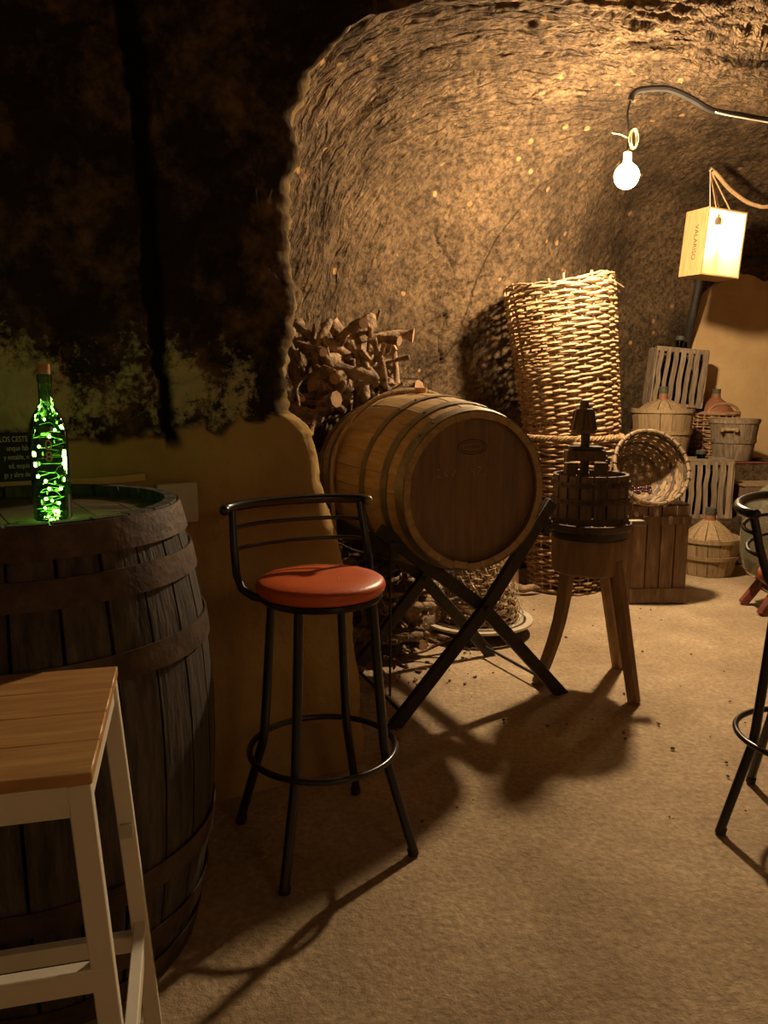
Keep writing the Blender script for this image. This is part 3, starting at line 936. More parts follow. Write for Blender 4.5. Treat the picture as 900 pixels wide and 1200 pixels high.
# ================================================================== BOTTLE WITH FAIRY LIGHTS, SLATE, PLAQUE
BT = Vector((-0.706, 1.655, BH - 0.028 + 0.001))
def make_bottle():
    t = thing('wine_bottle', 'corked green glass wine bottle glowing on the dark barrel', 'bottle', BT)
    prof = [(0.0005, 0.012), (0.025, 0.006), (0.036, 0.0), (0.0385, 0.004), (0.0385, 0.185), (0.036, 0.203), (0.028, 0.222), (0.018, 0.237), (0.0145, 0.25), (0.0140, 0.288), (0.0155, 0.292), (0.0155, 0.302), (0.0135, 0.305)]
    MB().lathe(prof, 32).build('glass_body', 'bottle_glass', t, smooth=60)
    o = MB().lathe([(0.0005, 0.285), (0.0115, 0.285), (0.0120, 0.325), (0.0005, 0.325)], 16).build('cork', 'cork', t)
    def bend(z):
        def f(co):
            a = -PI / 2 + co.x / 0.0387 + 0.38
            r = 0.0388 + co.z
            return Vector((r * math.cos(a), r * math.sin(a), z + co.y))
        return f
    o = text_mesh('0', 0.030, 'printed_digit', 'print', t, 0.0002, bend(0.150), 'CENTER'); o['label'] = 'printed digit 0'
    o = text_mesh('8', 0.030, 'printed_digit', 'print', t, 0.0002, bend(0.126), 'CENTER'); o['label'] = 'printed digit 8'
    # the string of lights lying inside
    s = thing('fairy_light_string', 'string of tiny green-white lights coiled inside the wine bottle', 'string lights', BT + Vector((0, 0, 0.008)))
    rng = random.Random(11)
    pts = []; n = 84
    for i in range(n):
        f = i / (n - 1)
        z = 0.006 + 0.205 * f ** 1.9
        rr = 0.031 if z < 0.19 else 0.022
        rr *= rng.uniform(0.35, 1.0)
        a = i * 0.9 + rng.uniform(-.9, .9)
        pts.append(Vector((rr * math.cos(a), rr * math.sin(a), z + rng.uniform(-.012, .012) * (0.5 if z > .02 else 0.2))))
    pts += [Vector((0.006, 0, 0.235)), Vector((0.004, 0, 0.262)), Vector((0, 0, 0.275))]
    MB().tube(pts, 0.0005, 4).build('light_wire', 'led_wire', s)
    for i in range(2, n, 5):
        MB().sphere(pts[i], 0.0028 + 0.0014 * rng.random(), 8, 5).build('led', 'led', s)
make_bottle()

def make_slate():
    # lettering slate on the wall, its right end in view
    u0, u1, z0, z1 = -1.50, -0.975, 1.052, 1.182
    p0 = wall_pt(u0, z0, 0.03)
    ang = R(26)
    t = thing('chalk_slate', 'small black slate with white chalk handwriting on the plaster behind the bottle', 'sign', p0, (0, 0, ang))
    W, Hh = u1 - u0, z1 - z0
    MB().box((W / 2, 0, Hh / 2), (W, 0.010, Hh)).build('slate_panel', 'board_black', t, bevel=0.001)
    mt = Matrix.Translation((W, -0.0056, 0)) @ Matrix.Rotation(R(90), 4, 'X')
    for k, (tx, sz) in enumerate((('LOS CESTE', 0.021), ('unque fab', 0.020), ('y notable, n', 0.019), ('ed, esquis', 0.019), ('ga y abre de', 0.019))):
        o = text_mesh(tx, sz, 'chalk_line', 'chalk', t, 0.0003, None, 'RIGHT', Matrix.Translation((W - 0.026, -0.0056, Hh - 0.024 - 0.0235 * k)) @ Matrix.Rotation(R(90), 4, 'X') @ Matrix.Scale(0.68, 4, (1, 0, 0)))
        o['label'] = 'chalk lettering ' + tx
make_slate()

def make_plaque():
    p = wall_pt(-0.613, 0.966, 0.033)
    t = thing('wall_plate', 'pale square blank plate fixed to the plaster right of the dark barrel', 'wall plate', p, (0, 0, R(26)))
    MB().box((0, 0, 0), (0.118, 0.012, 0.118)).build('cover', 'plaque', t, bevel=0.004)
    MB().box((0, 0.012, 0), (0.10, 0.016, 0.10)).build('back_box', 'plaque', t)
make_plaque()

# ================================================================== GRAPE PRESS ON THREE-LEGGED BLOCK
def make_press_block():
    t = thing('block_stool', 'round wooden block on three splayed legs under the small press', 'stool', (0.89, 3.34, 0))
    prof = [(0.0005, 0.515), (0.150, 0.515), (0.157, 0.523), (0.160, 0.60), (0.160, 0.660), (0.156, 0.666), (0.0005, 0.666)]
    MB().lathe(prof, 40).build('block', 'stool_wood', t, smooth=35)
    for (tx, ty, fx, fy, bow) in ((-0.095, -0.02, -0.205, 0.0, 0.03), (0.085, 0.075, 0.215, 0.21, 0.0), (0.085, -0.105, 0.158, -0.215, 0.0)):
        pts = []
        for i in range(7):
            f = i / 6
            pts.append(Vector((tx + (fx - tx) * f + bow * math.sin(PI * f), ty + (fy - ty) * f, 0.575 * (1 - f))))
        MB().tube(pts, [0.033, 0.033, 0.032, 0.031, 0.030, 0.029, 0.028], 8).build('leg', 'stool_wood', t, smooth=30)
make_press_block()

def make_press():
    t = thing('wine_press', 'small dark basket press with studded hoops and ratchet screw on the wooden block', 'press', (0.885, 3.34, 0.666))
    MB().lathe([(0.0005, 0.0), (0.155, 0.0), (0.160, 0.012), (0.160, 0.036), (0.0005, 0.036)], 40).build('base', 'black_matt', t)
    MB().lathe([(0.0005, 0.036), (0.172, 0.036), (0.178, 0.044), (0.178, 0.066), (0.172, 0.066), (0.170, 0.050), (0.0005, 0.050)], 40).build('tray', 'rust', t)
    MB().box((0.205, 0.02, 0.055), (0.075, 0.045, 0.022)).build('spout', 'galv', t, bevel=0.003)
    n = 18
    for k in range(n):
        a0 = 2 * PI * k / n; a1 = 2 * PI * (k + 1) / n; g = 0.032
        MB().shell([(0.158, 0.066), (0.158, 0.272)], 0.014, a0 + g, a1 - g, 2).build('stave', 'press_wood', t)
    for z in (0.082, 0.165, 0.235):
        h = MB().shell([(0.1625, z - 0.011), (0.1625, z + 0.011)], 0.004, 0, 2 * PI, 48).build('hoop', 'rust', t)
        for k in range(n):
            a = 2 * PI * (k + 0.5) / n
            MB().sphere((0.1635 * math.cos(a), 0.1635 * math.sin(a), z), 0.0045, 6, 4).build('stud', 'black_matt', h)
    MB().tube([(-0.03, 0, 0.05), (-0.03, 0, 0.56)], 0.019, 12).build('screw', 'black_matt', t)
    MB().box((-0.03, 0, 0.350), (0.165, 0.07, 0.046)).build('crosspiece', 'press_wood', t, bevel=0.004)
    MB().box((-0.03, -0.005, 0.382), (0.135, 0.085, 0.014)).build('ratchet_plate', 'black_matt', t, bevel=0.003)
    MB().box((0.07, 0.02, 0.358), (0.05, 0.05, 0.016)).build('ratchet_lug', 'galv', t, bevel=0.003)
    for dx in (-0.075, 0.055):
        MB().box((-0.005 + dx, 0.03, 0.290), (0.05, 0.05, 0.05)).build('press_block', 'press_wood', t, bevel=0.003)
    cap = [(0.0005, 0.445), (0.050, 0.445), (0.053, 0.455), (0.050, 0.475), (0.043, 0.515), (0.037, 0.545), (0.024, 0.552), (0.019, 0.56), (0.018, 0.582), (0.0005, 0.585)]
    MB().lathe(cap, 8, c=(-0.04, 0, 0)).build('screw_head', 'press_wood', t, smooth=20)
    for k in range(8):
        a = 2 * PI * k / 8 + 0.39
        MB().bar((-0.04 + 0.052 * math.cos(a), 0.052 * math.sin(a), 0.458), (-0.04 + 0.038 * math.cos(a), 0.038 * math.sin(a), 0.54), 0.012, 0.01).build('head_rib', 'press_wood', t)
make_press()

# ================================================================== WICKER
def weft_mesh(prof, H, pitch, ns, rod, rng, amp=0.010, start=0.0, slant=0.0):
    """rods woven in and out of ns stakes; prof(z) is the radius"""
    mb = MB()
    z = start; row = 0
    while z < H:
        n = ns * 4
        pts = []; rs = []
        ph = rng.uniform(0, 10); k = rng.uniform(0.8, 1.2)
        for i in range(n):
            a = 2 * PI * i / n
            wv = math.cos(ns * a / 2 + PI * row)
            r = prof(z) + amp * wv
            pts.append((r * math.cos(a), r * math.sin(a), z + 0.006 * math.sin(a * 2 + ph) + 0.004 * math.sin(a * 5 + ph * 3) + slant * math.sin(a * ns / 2 + PI * row)))
            rs.append(rod * k * (0.72 + 0.34 * max(0, wv)))
        mb.tube(pts, rs, 5, closed=True)
        z += pitch * rng.uniform(0.88, 1.15); row += 1
    return mb

def braid_rim(r, z, rod, turns, rng):
    mb = MB()
    n = turns * 6
    for ph in (0, 2 * PI / 3, 4 * PI / 3):
        pts = []
        for i in range(n):
            a = 2 * PI * i / n
            w_ = turns * a + ph
            rr = r + rod * 1.15 * math.cos(w_)
            pts.append((rr * math.cos(a), rr * math.sin(a), z + rod * 1.15 * math.sin(w_)))
        mb.tube(pts, rod, 5, closed=True)
    return mb

def wicker_basket(name, label, loc, rot, r0, r1, H, ns, pitch, rod, m, seed, bulge=0.0, rim=True, ragged=False, group=None):
    rng = random.Random(seed)
    t = thing(name, label, 'basket', loc, rot, group)
    prof = lambda z: r0 + (r1 - r0) * (z / H) + bulge * math.sin(PI * min(max(z / H, 0), 1))
    wf = weft_mesh(prof, H - 0.02, pitch, ns, rod, rng, start=rod).build('weave', m, t, smooth=60)
    wf['kind'] = 'stuff'
    for k in range(ns):
        a = 2 * PI * k / ns
        top = H + (rng.uniform(-0.01, 0.035) if ragged else 0.0)
        pts = [(prof(H * i / 6) * math.cos(a), prof(H * i / 6) * math.sin(a), 0.004 + (top - 0.004) * i / 6) for i in range(7)]
        MB().tube(pts, rod * 0.75, 5).build('stake', m, t)
    MB().lathe([(0.0005, 0.0), (r0, 0.0), (r0, 0.012), (0.0005, 0.012)], 28).build('base', m, t)
    if rim:
        b = braid_rim(prof(H), H - 0.005, rod * 1.05, 26, rng).build('rim', m, t, smooth=60)
    return t, prof

wicker_basket('tall_basket', 'tall round wicker basket standing on the floor with another basket set in it', (1.19, 5.06, 0.0), (0, 0, 0.2),
              0.225, 0.325, 1.0, 24, 0.0205, 0.0088, 'wicker_dark', 5)
tb, _ = wicker_basket('tall_basket', 'straw coloured wicker basket leaning out of the floor-standing basket below', (1.215, 5.06, 0.955), (R(-4), R(-6), 0.4),
              0.285, 0.335, 0.98, 24, 0.0195, 0.0108, 'wicker', 8, ragged=True, rim=False)
def basket_top_rods():
    rng = random.Random(2)
    for k in range(26):
        a0 = rng.uniform(0, 2 * PI); ln = rng.uniform(0.5, 1.3)
        pts = []
        zb = 0.965 + rng.uniform(-0.015, 0.025)
        for i in range(9):
            a = a0 + ln * i / 8
            pts.append((0.336 * math.cos(a) + rng.uniform(-.008, .008), 0.336 * math.sin(a) + rng.uniform(-.008, .008), zb + 0.03 * math.sin(PI * i / 8) * rng.uniform(0.3, 1)))
        MB().tube(pts, 0.006, 5).build('rim_rod', 'wicker', tb)
    MB().tube([(0.30, -0.12, 0.96), (0.36, -0.10, 0.97), (0.43, -0.09, 0.935)], 0.004, 5).build('rim_rod', 'wicker', tb)
basket_top_rods()

# ---- wood crate with vertical boards
def make_crate():
    W, D, Hh = 0.345, 0.28, 0.60
    t = thing('wooden_crate', 'tall brown crate of upright boards with the splint basket on top', 'crate', (1.655, 4.78, 0), (0, 0, R(3)))
    for sy in (-1, 1):
        for k in range(4):
            bw = W / 4
            x = -W / 2 + bw * (k + 0.5)
            MB().box((x, sy * D / 2, Hh / 2), (bw - 0.006 - 0.002 * (k % 2), 0.014, Hh)).build('board', 'crate_wood', t, bevel=0.001)
        for z in (0.055, 0.515):
            MB().box((0, sy * (D / 2 + 0.0125), z), (W + 0.01, 0.012, 0.085 if z < 0.1 else 0.05)).build('batten', 'crate_wood', t, bevel=0.001)
    for sx in (-1, 1):
        for k in range(3):
            bw = (D - 0.02) / 3
            MB().box((sx * (W / 2 - 0.007), -D / 2 + 0.01 + bw * (k + 0.5), Hh / 2), (0.012, bw - 0.008, Hh)).build('board', 'crate_wood', t, bevel=0.001)
    MB().box((0, 0, 0.012), (W - 0.03, D - 0.02, 0.016)).build('bottom_board', 'crate_wood', t)
    for k in range(3):
        bw = D / 3
        MB().box((0, -D / 2 + bw * (k + 0.5), Hh + 0.007), (W, bw - 0.006, 0.013)).build('lid_board', 'crate_wood', t, bevel=0.001)
make_crate()

# ---- splint basket tipped towards the viewer, with a bunch of grapes
def make_splint():
    t = thing('splint_basket', 'wide shallow basket of woven splints tipped on its side on the brown crate', 'basket', (1.585, 4.63, 0.838))
    nrm = Vector((0.12, -0.85, 0.40)).normalized()
    q = Vector((0, 0, 1)).rotation_difference(nrm)
    t.rotation_mode = 'QUATERNION'; t.rotation_quaternion = q
    Rr, D = 0.226, 0.24                     # opening radius at local z = 0; bowl bottom at z = -D
    def bowl(s):                            # s 0 at the rim .. 1 at the centre
        a = s * PI / 2
        return Rr * math.cos(a) ** 0.75, -D * math.sin(a) ** 0.9
    n = 22
    for k in range(n):
        a = 2 * PI * k / n
        hw = 0.017
        mb = MB(); v = []
        m = 20
        for i in range(m + 1):
            s = 0.985 * i / m
            r, z = bowl(s)
            off = 0.0045 * math.cos(PI * (s * 11 + k))
            rr = r + off
            h = min(hw, r * PI / n * 0.9)
            tdir = Vector((-math.sin(a), math.cos(a), 0))
            c = Vector((rr * math.cos(a), rr * math.sin(a), z - off * 0.5))
            v.append((c + tdir * h, c - tdir * h))
        for i in range(m):
            k0 = len(mb.v)
            th = Vector((math.cos(a), math.sin(a), -0.6)) * 0.0016
            A, B = v[i]; A2, B2 = v[i + 1]
            mb.v += [tuple(p) for p in (A, B, B2, A2, A + th, B + th, B2 + th, A2 + th)]
            mb.f += [(k0, k0 + 1, k0 + 2, k0 + 3), (k0 + 4, k0 + 7, k0 + 6, k0 + 5), (k0, k0 + 3, k0 + 7, k0 + 4), (k0 + 1, k0 + 5, k0 + 6, k0 + 2)]
        mb.build('splint', 'splint', t, smooth=60)
    for j in range(9):
        s = (j + 0.75) / 11
        pr = []
        mb = MB()
        N = n * 4
        s0, s1 = s - 0.036, s + 0.036
        for i in range(N):
            a = 2 * PI * i / N
            off = -0.0045 * math.cos(PI * (j + 0.25) * 1.0 + n * a / 2 * 1.0 * 1.0) if False else -0.0045 * math.cos(n * a / 2 + PI * j)
            for ss in (s0, s1):
                r, z = bowl(max(ss, 0.0))
                mb.v.append(((r + off) * math.cos(a), (r + off) * math.sin(a), z))
            for ss in (s0, s1):
                r, z = bowl(max(ss, 0.0))
                mb.v.append(((r + off - 0.002) * math.cos(a), (r + off - 0.002) * math.sin(a), z + 0.001))
        for i in range(N):
            p = i * 4; q2 = ((i + 1) % N) * 4
            mb.f += [(p, p + 1, q2 + 1, q2), (p + 2, q2 + 2, q2 + 3, p + 3), (p, q2, q2 + 2, p + 2), (p + 1, p + 3, q2 + 3, q2 + 1)]
        mb.build('weaver_strip', 'splint' if j % 3 else 'splint_dark', t, smooth=60)
    MB().ring((0, 0, 0.0), Rr + 0.004, 0.011, 48, 8).build('rim_hoop', 'splint', t)
    for k in range(26):
        a = 2 * PI * k / 26
        c = Vector(((Rr + 0.004) * math.cos(a), (Rr + 0.004) * math.sin(a), 0))
        rd = Vector((math.cos(a), math.sin(a), 0)); tg = Vector((-math.sin(a), math.cos(a), 0))
        pts = [c + tg * (0.006 * math.sin(f)) + (rd * math.cos(f) + Vector((0, 0, 1)) * math.sin(f)) * 0.0135 for f in np.linspace(0, 2 * PI, 9)[:-1]]
        MB().tube(pts, 0.0035, 4, closed=True).build('lashing', 'splint_dark' if k % 2 else 'splint', t)
    # grapes lying in the low side of the bowl
    down = Vector((0, 0, -1))
    M3 = q.to_matrix()
    base = Vector(t.location) + M3 @ Vector((0, 0, 0))
    rng = random.Random(6)
    low = (down - nrm * down.dot(nrm)).normalized()     # lowest direction in the opening plane
    c = Vector(t.location) + low * 0.12 - nrm * 0.10 + Vector((-0.03, 0, 0.0))
    g = thing('grape_bunch', 'bunch of dark grapes lying in the tipped splint basket', 'grapes', c)
    mb_s = MB().tube([(-0.04, 0, 0.01), (0.0, 0, 0.02), (0.05, 0.01, 0.03)], 0.003, 5); mb_s.build('stem', 'branch', g)
    for k in range(26):
        p = Vector((rng.gauss(0, 0.034), rng.gauss(0, 0.016), rng.uniform(-0.018, 0.026)))
        MB().sphere(p, rng.uniform(0.0085, 0.011), 8, 6).build('grape', 'grape', g)
make_splint()

# ================================================================== DEMIJOHNS IN TUBS AND CRATES
def demi_tub(label, loc, rb, rt, H, cone_h, neck_h, hoops, n=16, rot=0.0):
    t = thing('demijohn_tub', label, 'demijohn', loc, (0, 0, rot), 'demijohns in wooden tubs')
    rng = random.Random(int(H * 1000))
    for k in range(n):
        a0 = 2 * PI * k / n; a1 = 2 * PI * (k + 1) / n; g = 0.012
        MB().shell([(rb, 0.0), ((rb + rt) / 2 + 0.008, H / 2), (rt, H + rng.uniform(-.006, .006))], 0.012, a0 + g, a1 - g, 2).build('stave', 'tub_wood', t, smooth=25)
    rad = lambda z: rb + (rt - rb) * z / H + 0.008 * math.sin(PI * z / H)
    for z in hoops:
        MB().shell([(rad(z - 0.014) + 0.008, z - 0.014), (rad(z + 0.014) + 0.008, z + 0.014)], 0.008, 0, 2 * PI, 40).build('hoop', 'tub_wood', t, smooth=25)
    MB().lathe([(0.0005, 0.004), (rb - 0.012, 0.004), (rb - 0.012, 0.02), (0.0005, 0.02)], 24).build('base', 'tub_wood', t)
    rn = 0.042
    for k in range(12):
        a0 = 2 * PI * k / 12; a1 = 2 * PI * (k + 1) / 12
        MB().shell([(rt - 0.016, H - 0.03), (rt * 0.62, H + cone_h * 0.42), (rn + 0.004, H + cone_h)], 0.006, a0 + 0.02, a1 - 0.02, 2).build('cone_slat', 'tub_wood', t, smooth=25)
    z0 = H + cone_h
    MB().lathe([(0.0005, z0 - 0.03), (rn - 0.006, z0 - 0.03), (rn - 0.004, z0), (rn - 0.010, z0 + neck_h * 0.5), (0.0005, z0 + neck_h * 0.5)], 20).build('neck', 'terra', t)
    MB().lathe([(0.0005, z0 + neck_h * 0.45), (rn - 0.006, z0 + neck_h * 0.45), (rn - 0.006, z0 + neck_h), (0.0005, z0 + neck_h)], 20).build('cap', 'cap', t)
    return t
demi_tub('squat wooden demijohn tub with a slatted cone lid standing on the floor', (2.30, 5.46, 0), 0.165, 0.205, 0.265, 0.115, 0.085, (0.13, 0.25))
ld = demi_tub('straight pale wooden demijohn tub on the ledge behind the splint basket', (2.20, 6.25, 0.735), 0.19, 0.235, 0.40, 0.075, 0.10, (0.22, 0.385))

def slat_crate(label, loc, rot, W, D, H, n, seed, neck):
    t = thing('slatted_crate', label, 'crate', loc, rot, 'slatted demijohn crates')
    rng = random.Random(seed)
    for (fx, fy, ln, nx) in ((0, -1, W, n), (0, 1, W, n), (-1, 0, D, n - 1), (1, 0, D, n - 1)):
        for k in range(nx):
            u = -ln / 2 + ln * (k + 0.5) / nx
            wdt = ln / nx * rng.uniform(0.52, 0.70)
            m = 5; mb = MB(); pts = []
            w1 = [u + rng.uniform(-.007, .007) for i in range(m + 1)]
            for i in range(m + 1):
                z = H * i / m
                for (s1, s2) in ((-1, -1), (1, -1), (1, 1), (-1, 1)):
                    a = w1[i] + s1 * wdt / 2; b = s2 * 0.006
                    if fx == 0: mb.v.append((a, fy * D / 2 + b, z))
                    else: mb.v.append((fx * (W / 2 - 0.0) + b, a, z))
            for i in range(m):
                p = i * 4
                for j in range(4):
                    j2 = (j + 1) % 4
                    mb.f.append((p + j, p + j2, p + 4 + j2, p + 4 + j))
            mb.f += [(3, 2, 1, 0), (m * 4, m * 4 + 1, m * 4 + 2, m * 4 + 3)]
            mb.build('slat', 'grey_wood', t, bevel=0)
    for z in (0.012, H - 0.014):
        for s in (-1, 1):
            MB().box((0, s * (D / 2 - 0.014), z), (W - 0.012, 0.014, 0.024)).build('frame_bar', 'grey_wood', t)
            MB().box((s * (W / 2 - 0.014), 0, z), (0.014, D - 0.05, 0.024)).build('frame_bar', 'grey_wood', t)
    MB().box((0, 0, 0.006), (W - 0.03, D - 0.03, 0.01)).build('bottom_board', 'grey_wood', t)
    for s in (-1, 1):
        MB().box((0, s * D * 0.30, H + 0.006), (W + 0.01, D * 0.26, 0.012)).build('lid_board', 'grey_wood', t)
    return t

def demijohn(name, label, loc, r, h, m, rot=(0, 0, 0), cap='cap', scale_neck=1.0, group=None):
    t = thing(name, label, 'demijohn', loc, rot, group)
    rn = 0.030 * scale_neck
    prof = [(0.0005, 0.012), (r * 0.55, 0.004), (r * 0.72, 0.0), (r * 0.88, h * 0.06), (r * 0.98, h * 0.2), (r, h * 0.34), (r * 0.96, h * 0.48), (r * 0.82, h * 0.62),
            (r * 0.58, h * 0.73), (r * 0.34, h * 0.80), (rn * 1.25, h * 0.86), (rn, h * 0.90), (rn, h * 0.955), (rn * 1.3, h * 0.96), (rn * 1.3, h * 0.985), (rn * 0.9, h)]
    MB().lathe(prof, 40).build('glass_body', m, t, smooth=60)
    if cap:
        MB().lathe([(0.0005, h * 0.955), (rn * 0.85, h * 0.955), (rn * 1.25, h * 0.99), (rn * 1.25, h * 1.05), (0.0005, h * 1.05)], 18).build('stopper', cap, t)
    return t
slat_crate('square grey slatted crate with a stoppered demijohn inside on the low ledge', (2.385, 5.90, 0.345), (0, 0, R(-4)), 0.385, 0.32, 0.42, 7, 3, True)
demijohn('demijohn', 'demijohn standing inside the square slatted crate on the low ledge', (2.385, 5.90, 0.358), 0.140, 0.455, 'dark_glass', group='demijohns inside slatted crates')
slat_crate('grey slatted crate leaning to one side, topmost of the heap by the ochre wall', (2.405, 6.64, 1.145), (R(-2), R(5.5), R(-5)), 0.41, 0.30, 0.46, 7, 9, True)
demijohn('demijohn', 'demijohn inside the leaning crate with its glass neck showing above the slats', (2.408, 6.64, 1.165), 0.135, 0.53, 'dark_glass', rot=(R(-2), R(5.5), 0), group='demijohns inside slatted crates')

# wicker demijohn and wooden bucket on the middle ledge
def make_wicker_demi():
    t, prof = wicker_basket('wicker_demijohn', 'wicker covered demijohn with a reddish neck behind the wooden bucket', (2.775, 6.63, 0.735), (0, 0, 0.1),
                            0.175, 0.185, 0.36, 20, 0.021, 0.008, 'wicker_red', 14, bulge=0.006)
    t['category'] = 'demijohn'
    MB().lathe([(0.0005, 0.30), (0.165, 0.32), (0.15, 0.37), (0.11, 0.42), (0.06, 0.46), (0.042, 0.48), (0.0005, 0.48)], 28).build('shoulder', 'terra', t, smooth=60)
    MB().lathe([(0.0005, 0.47), (0.040, 0.47), (0.034, 0.52), (0.0005, 0.52)], 18).build('neck', 'terra', t)
    MB().lathe([(0.0005, 0.515), (0.036, 0.515), (0.036, 0.555), (0.0005, 0.555)], 18).build('cap', 'cap', t)
    for s in (-1, 1):
        pts = [(s * 0.02 + 0.13 * math.cos(a) * (1 if s > 0 else 1), -0.10 * s, 0.36 + 0.075 * math.sin(a)) for a in np.linspace(0, PI, 12)]
        MB().tube(pts, 0.011, 6).build('handle', 'wicker_red', t)
make_wicker_demi()

def make_bucket():
    t = thing('wooden_bucket', 'grey wooden bucket with a peg handle on the middle ledge', 'bucket', (2.77, 6.24, 0.735), (0, 0, R(-10)))
    n = 14; rb, rt, H = 0.142, 0.188, 0.325
    for k in range(n):
        a0 = 2 * PI * k / n; a1 = 2 * PI * (k + 1) / n; g = 0.012
        MB().shell([(rb, 0.0), (rt, H)], 0.013, a0 + g, a1 - g, 2).build('stave', 'grey_wood', t, smooth=25)
    for z in (0.15, 0.305):
        r = rb + (rt - rb) * z / H
        MB().shell([(r + 0.005, z - 0.014), (r + 0.009, z + 0.014)], 0.007, 0, 2 * PI, 36).build('hoop', 'grey_wood', t, smooth=25)
    MB().lathe([(0.0005, 0.01), (rb - 0.013, 0.01), (rb - 0.013, 0.026), (0.0005, 0.026)], 24).build('base', 'grey_wood', t)
    MB().tube([(-0.135, -0.155, 0.245), (-0.02, -0.205, 0.245)], 0.013, 8).build('peg_handle', 'tub_wood', t)
    for a in (-0.13, -0.03):
        MB().box((a, -0.165 - (a + 0.13) * 0.25, 0.245), (0.02, 0.05, 0.03)).build('peg_lug', 'tub_wood', t)
    # a worn red board under it
    b = MB().box((0, 0, 0), (0.42, 0.40, 0.014)).build('red_board', 'red_paint', bevel=0.002)
    tag(b, 'thin board with a red edge lying under the wooden bucket', 'board')
    b.location = (2.77, 6.245, 0.728)
make_bucket()
def make_small_crate():
    t = thing('small_box', 'small plain wooden box beside the slatted crate on the low ledge', 'box', (2.80, 5.88, 0.345), (0, 0, R(4)))
    W, D, H = 0.30, 0.26, 0.235
    for s in (-1, 1):
        for k in range(2):
            MB().box((0, s * D / 2, H * (k + 0.5) / 2), (W, 0.014, H / 2 - 0.004)).build('board', 'crate_wood', t, bevel=0.001)
            MB().box((s * (W / 2 - 0.007), 0, H * (k + 0.5) / 2), (0.014, D - 0.015, H / 2 - 0.004)).build('board', 'crate_wood', t, bevel=0.001)
    MB().box((0, 0, H + 0.006), (W + 0.02, D + 0.02, 0.012)).build('lid', 'tub_wood', t, bevel=0.001)
make_small_crate()

# ---- big clear demijohn on a low red stand
def make_red_stand():
    t = thing('red_stand', 'low worn red wooden stand with splayed legs under the clear demijohn', 'stand', (2.42, 4.52, 0))
    MB().box((0, 0, 0.185), (0.40, 0.36, 0.03)).build('top', 'red_paint', t, bevel=0.003)
    for sx in (-1, 1):
        for sy in (-1, 1):
            MB().bar((sx * 0.235, sy * 0.12, 0.0), (sx * 0.12, sy * 0.10, 0.175), 0.05, 0.045).build('leg', 'red_paint', t, bevel=0.003)
        MB().bar((sx * 0.15, -0.11, 0.12), (sx * 0.15, 0.11, 0.12), 0.03, 0.03).build('brace', 'red_paint', t, bevel=0.002)
make_red_stand()
demijohn('glass_demijohn', 'large clear glass demijohn on the low red stand', (2.33, 4.52, 0.2005), 0.225, 0.70, 'glass', cap=None, scale_neck=1.3)
# ================================================================== ROUND STAND WITH NETTED WICKER JAR, BOARD, DEBRIS
def make_round_stand():
    t = thing('round_stand', 'low round metal plant stand on the floor behind the trestle', 'stand', (0.50, 4.10, 0))
    MB().shell([(0.30, 0.066), (0.30, 0.078)], 0.035, 0, 2 * PI, 48).build('outer_ring', 'pale_metal', t)
    MB().shell([(0.25, 0.068), (0.25, 0.080)], 0.03, 0, 2 * PI, 48).build('inner_ring', 'pale_metal', t)
    MB().lathe([(0.0005, 0.062), (0.262, 0.062), (0.262, 0.068), (0.0005, 0.068)], 40).build('plate', 'black_matt', t)
    for k in range(6):
        a = 2 * PI * k / 6 + 0.3
        MB().tube([(0.285 * math.cos(a), 0.285 * math.sin(a), 0.068), (0.29 * math.cos(a), 0.29 * math.sin(a), 0.0)], 0.007, 6).build('leg', 'black_matt', t)
        pts = [(0.287 * math.cos(a + 0.12 + 0.07 * math.cos(f)), 0.287 * math.sin(a + 0.12 + 0.07 * math.cos(f)), 0.036 + 0.02 * math.sin(f)) for f in np.linspace(0, 5.2, 12)]
        MB().tube(pts, 0.004, 5).build('scroll', 'black_matt', t)
make_round_stand()
def make_netted():
    t = thing('netted_basket', 'bell-shaped wicker basket wrapped in loose wire netting on the round stand', 'basket', (0.51, 4.10, 0.0815))
    rng = random.Random(22)
    prof = lambda z: 0.205 * (1 - 0.62 * (z / 0.36) ** 1.6)
    wf = weft_mesh(prof, 0.35, 0.021, 18, 0.008, rng, start=0.008).build('weave', 'wicker_dark', t, smooth=60); wf['kind'] = 'stuff'
    for k in range(18):
        a = 2 * PI * k / 18
        MB().tube([(prof(z) * math.cos(a), prof(z) * math.sin(a), z) for z in np.linspace(0.004, 0.36, 7)], 0.006, 5).build('stake', 'wicker_dark', t)
    MB().lathe([(0.0005, 0.0), (0.2, 0.0), (0.2, 0.01), (0.0005, 0.01)], 28).build('base', 'wicker_dark', t)
    net = MB()
    for s in (-1, 1):
        for k in range(26):
            a0 = 2 * PI * k / 26
            pts = []
            for i in range(16):
                z = 0.004 + 0.35 * i / 15
                a = a0 + s * 1.5 * i / 15 + 0.03 * math.sin(i * 2.1 + k)
                r = prof(z) + 0.030 + 0.008 * math.sin(i * 1.7 + k * 2.3)
                pts.append((r * math.cos(a), r * math.sin(a), z))
            net.tube(pts, 0.0018, 3)
    o = net.build('netting', 'netting', t); o['kind'] = 'stuff'
make_netted()

def make_board():
    o = MB().box((0, 0, 0.26), (0.20, 0.018, 0.52)).build('leaning_board', 'brown_board', bevel=0.002)
    tag(o, 'plain brown board leaning beside the floor-standing wicker basket', 'board')
    o.location = (0.785, 5.02, 0.0); o.rotation_euler = (R(-8), 0, 0)
make_board()

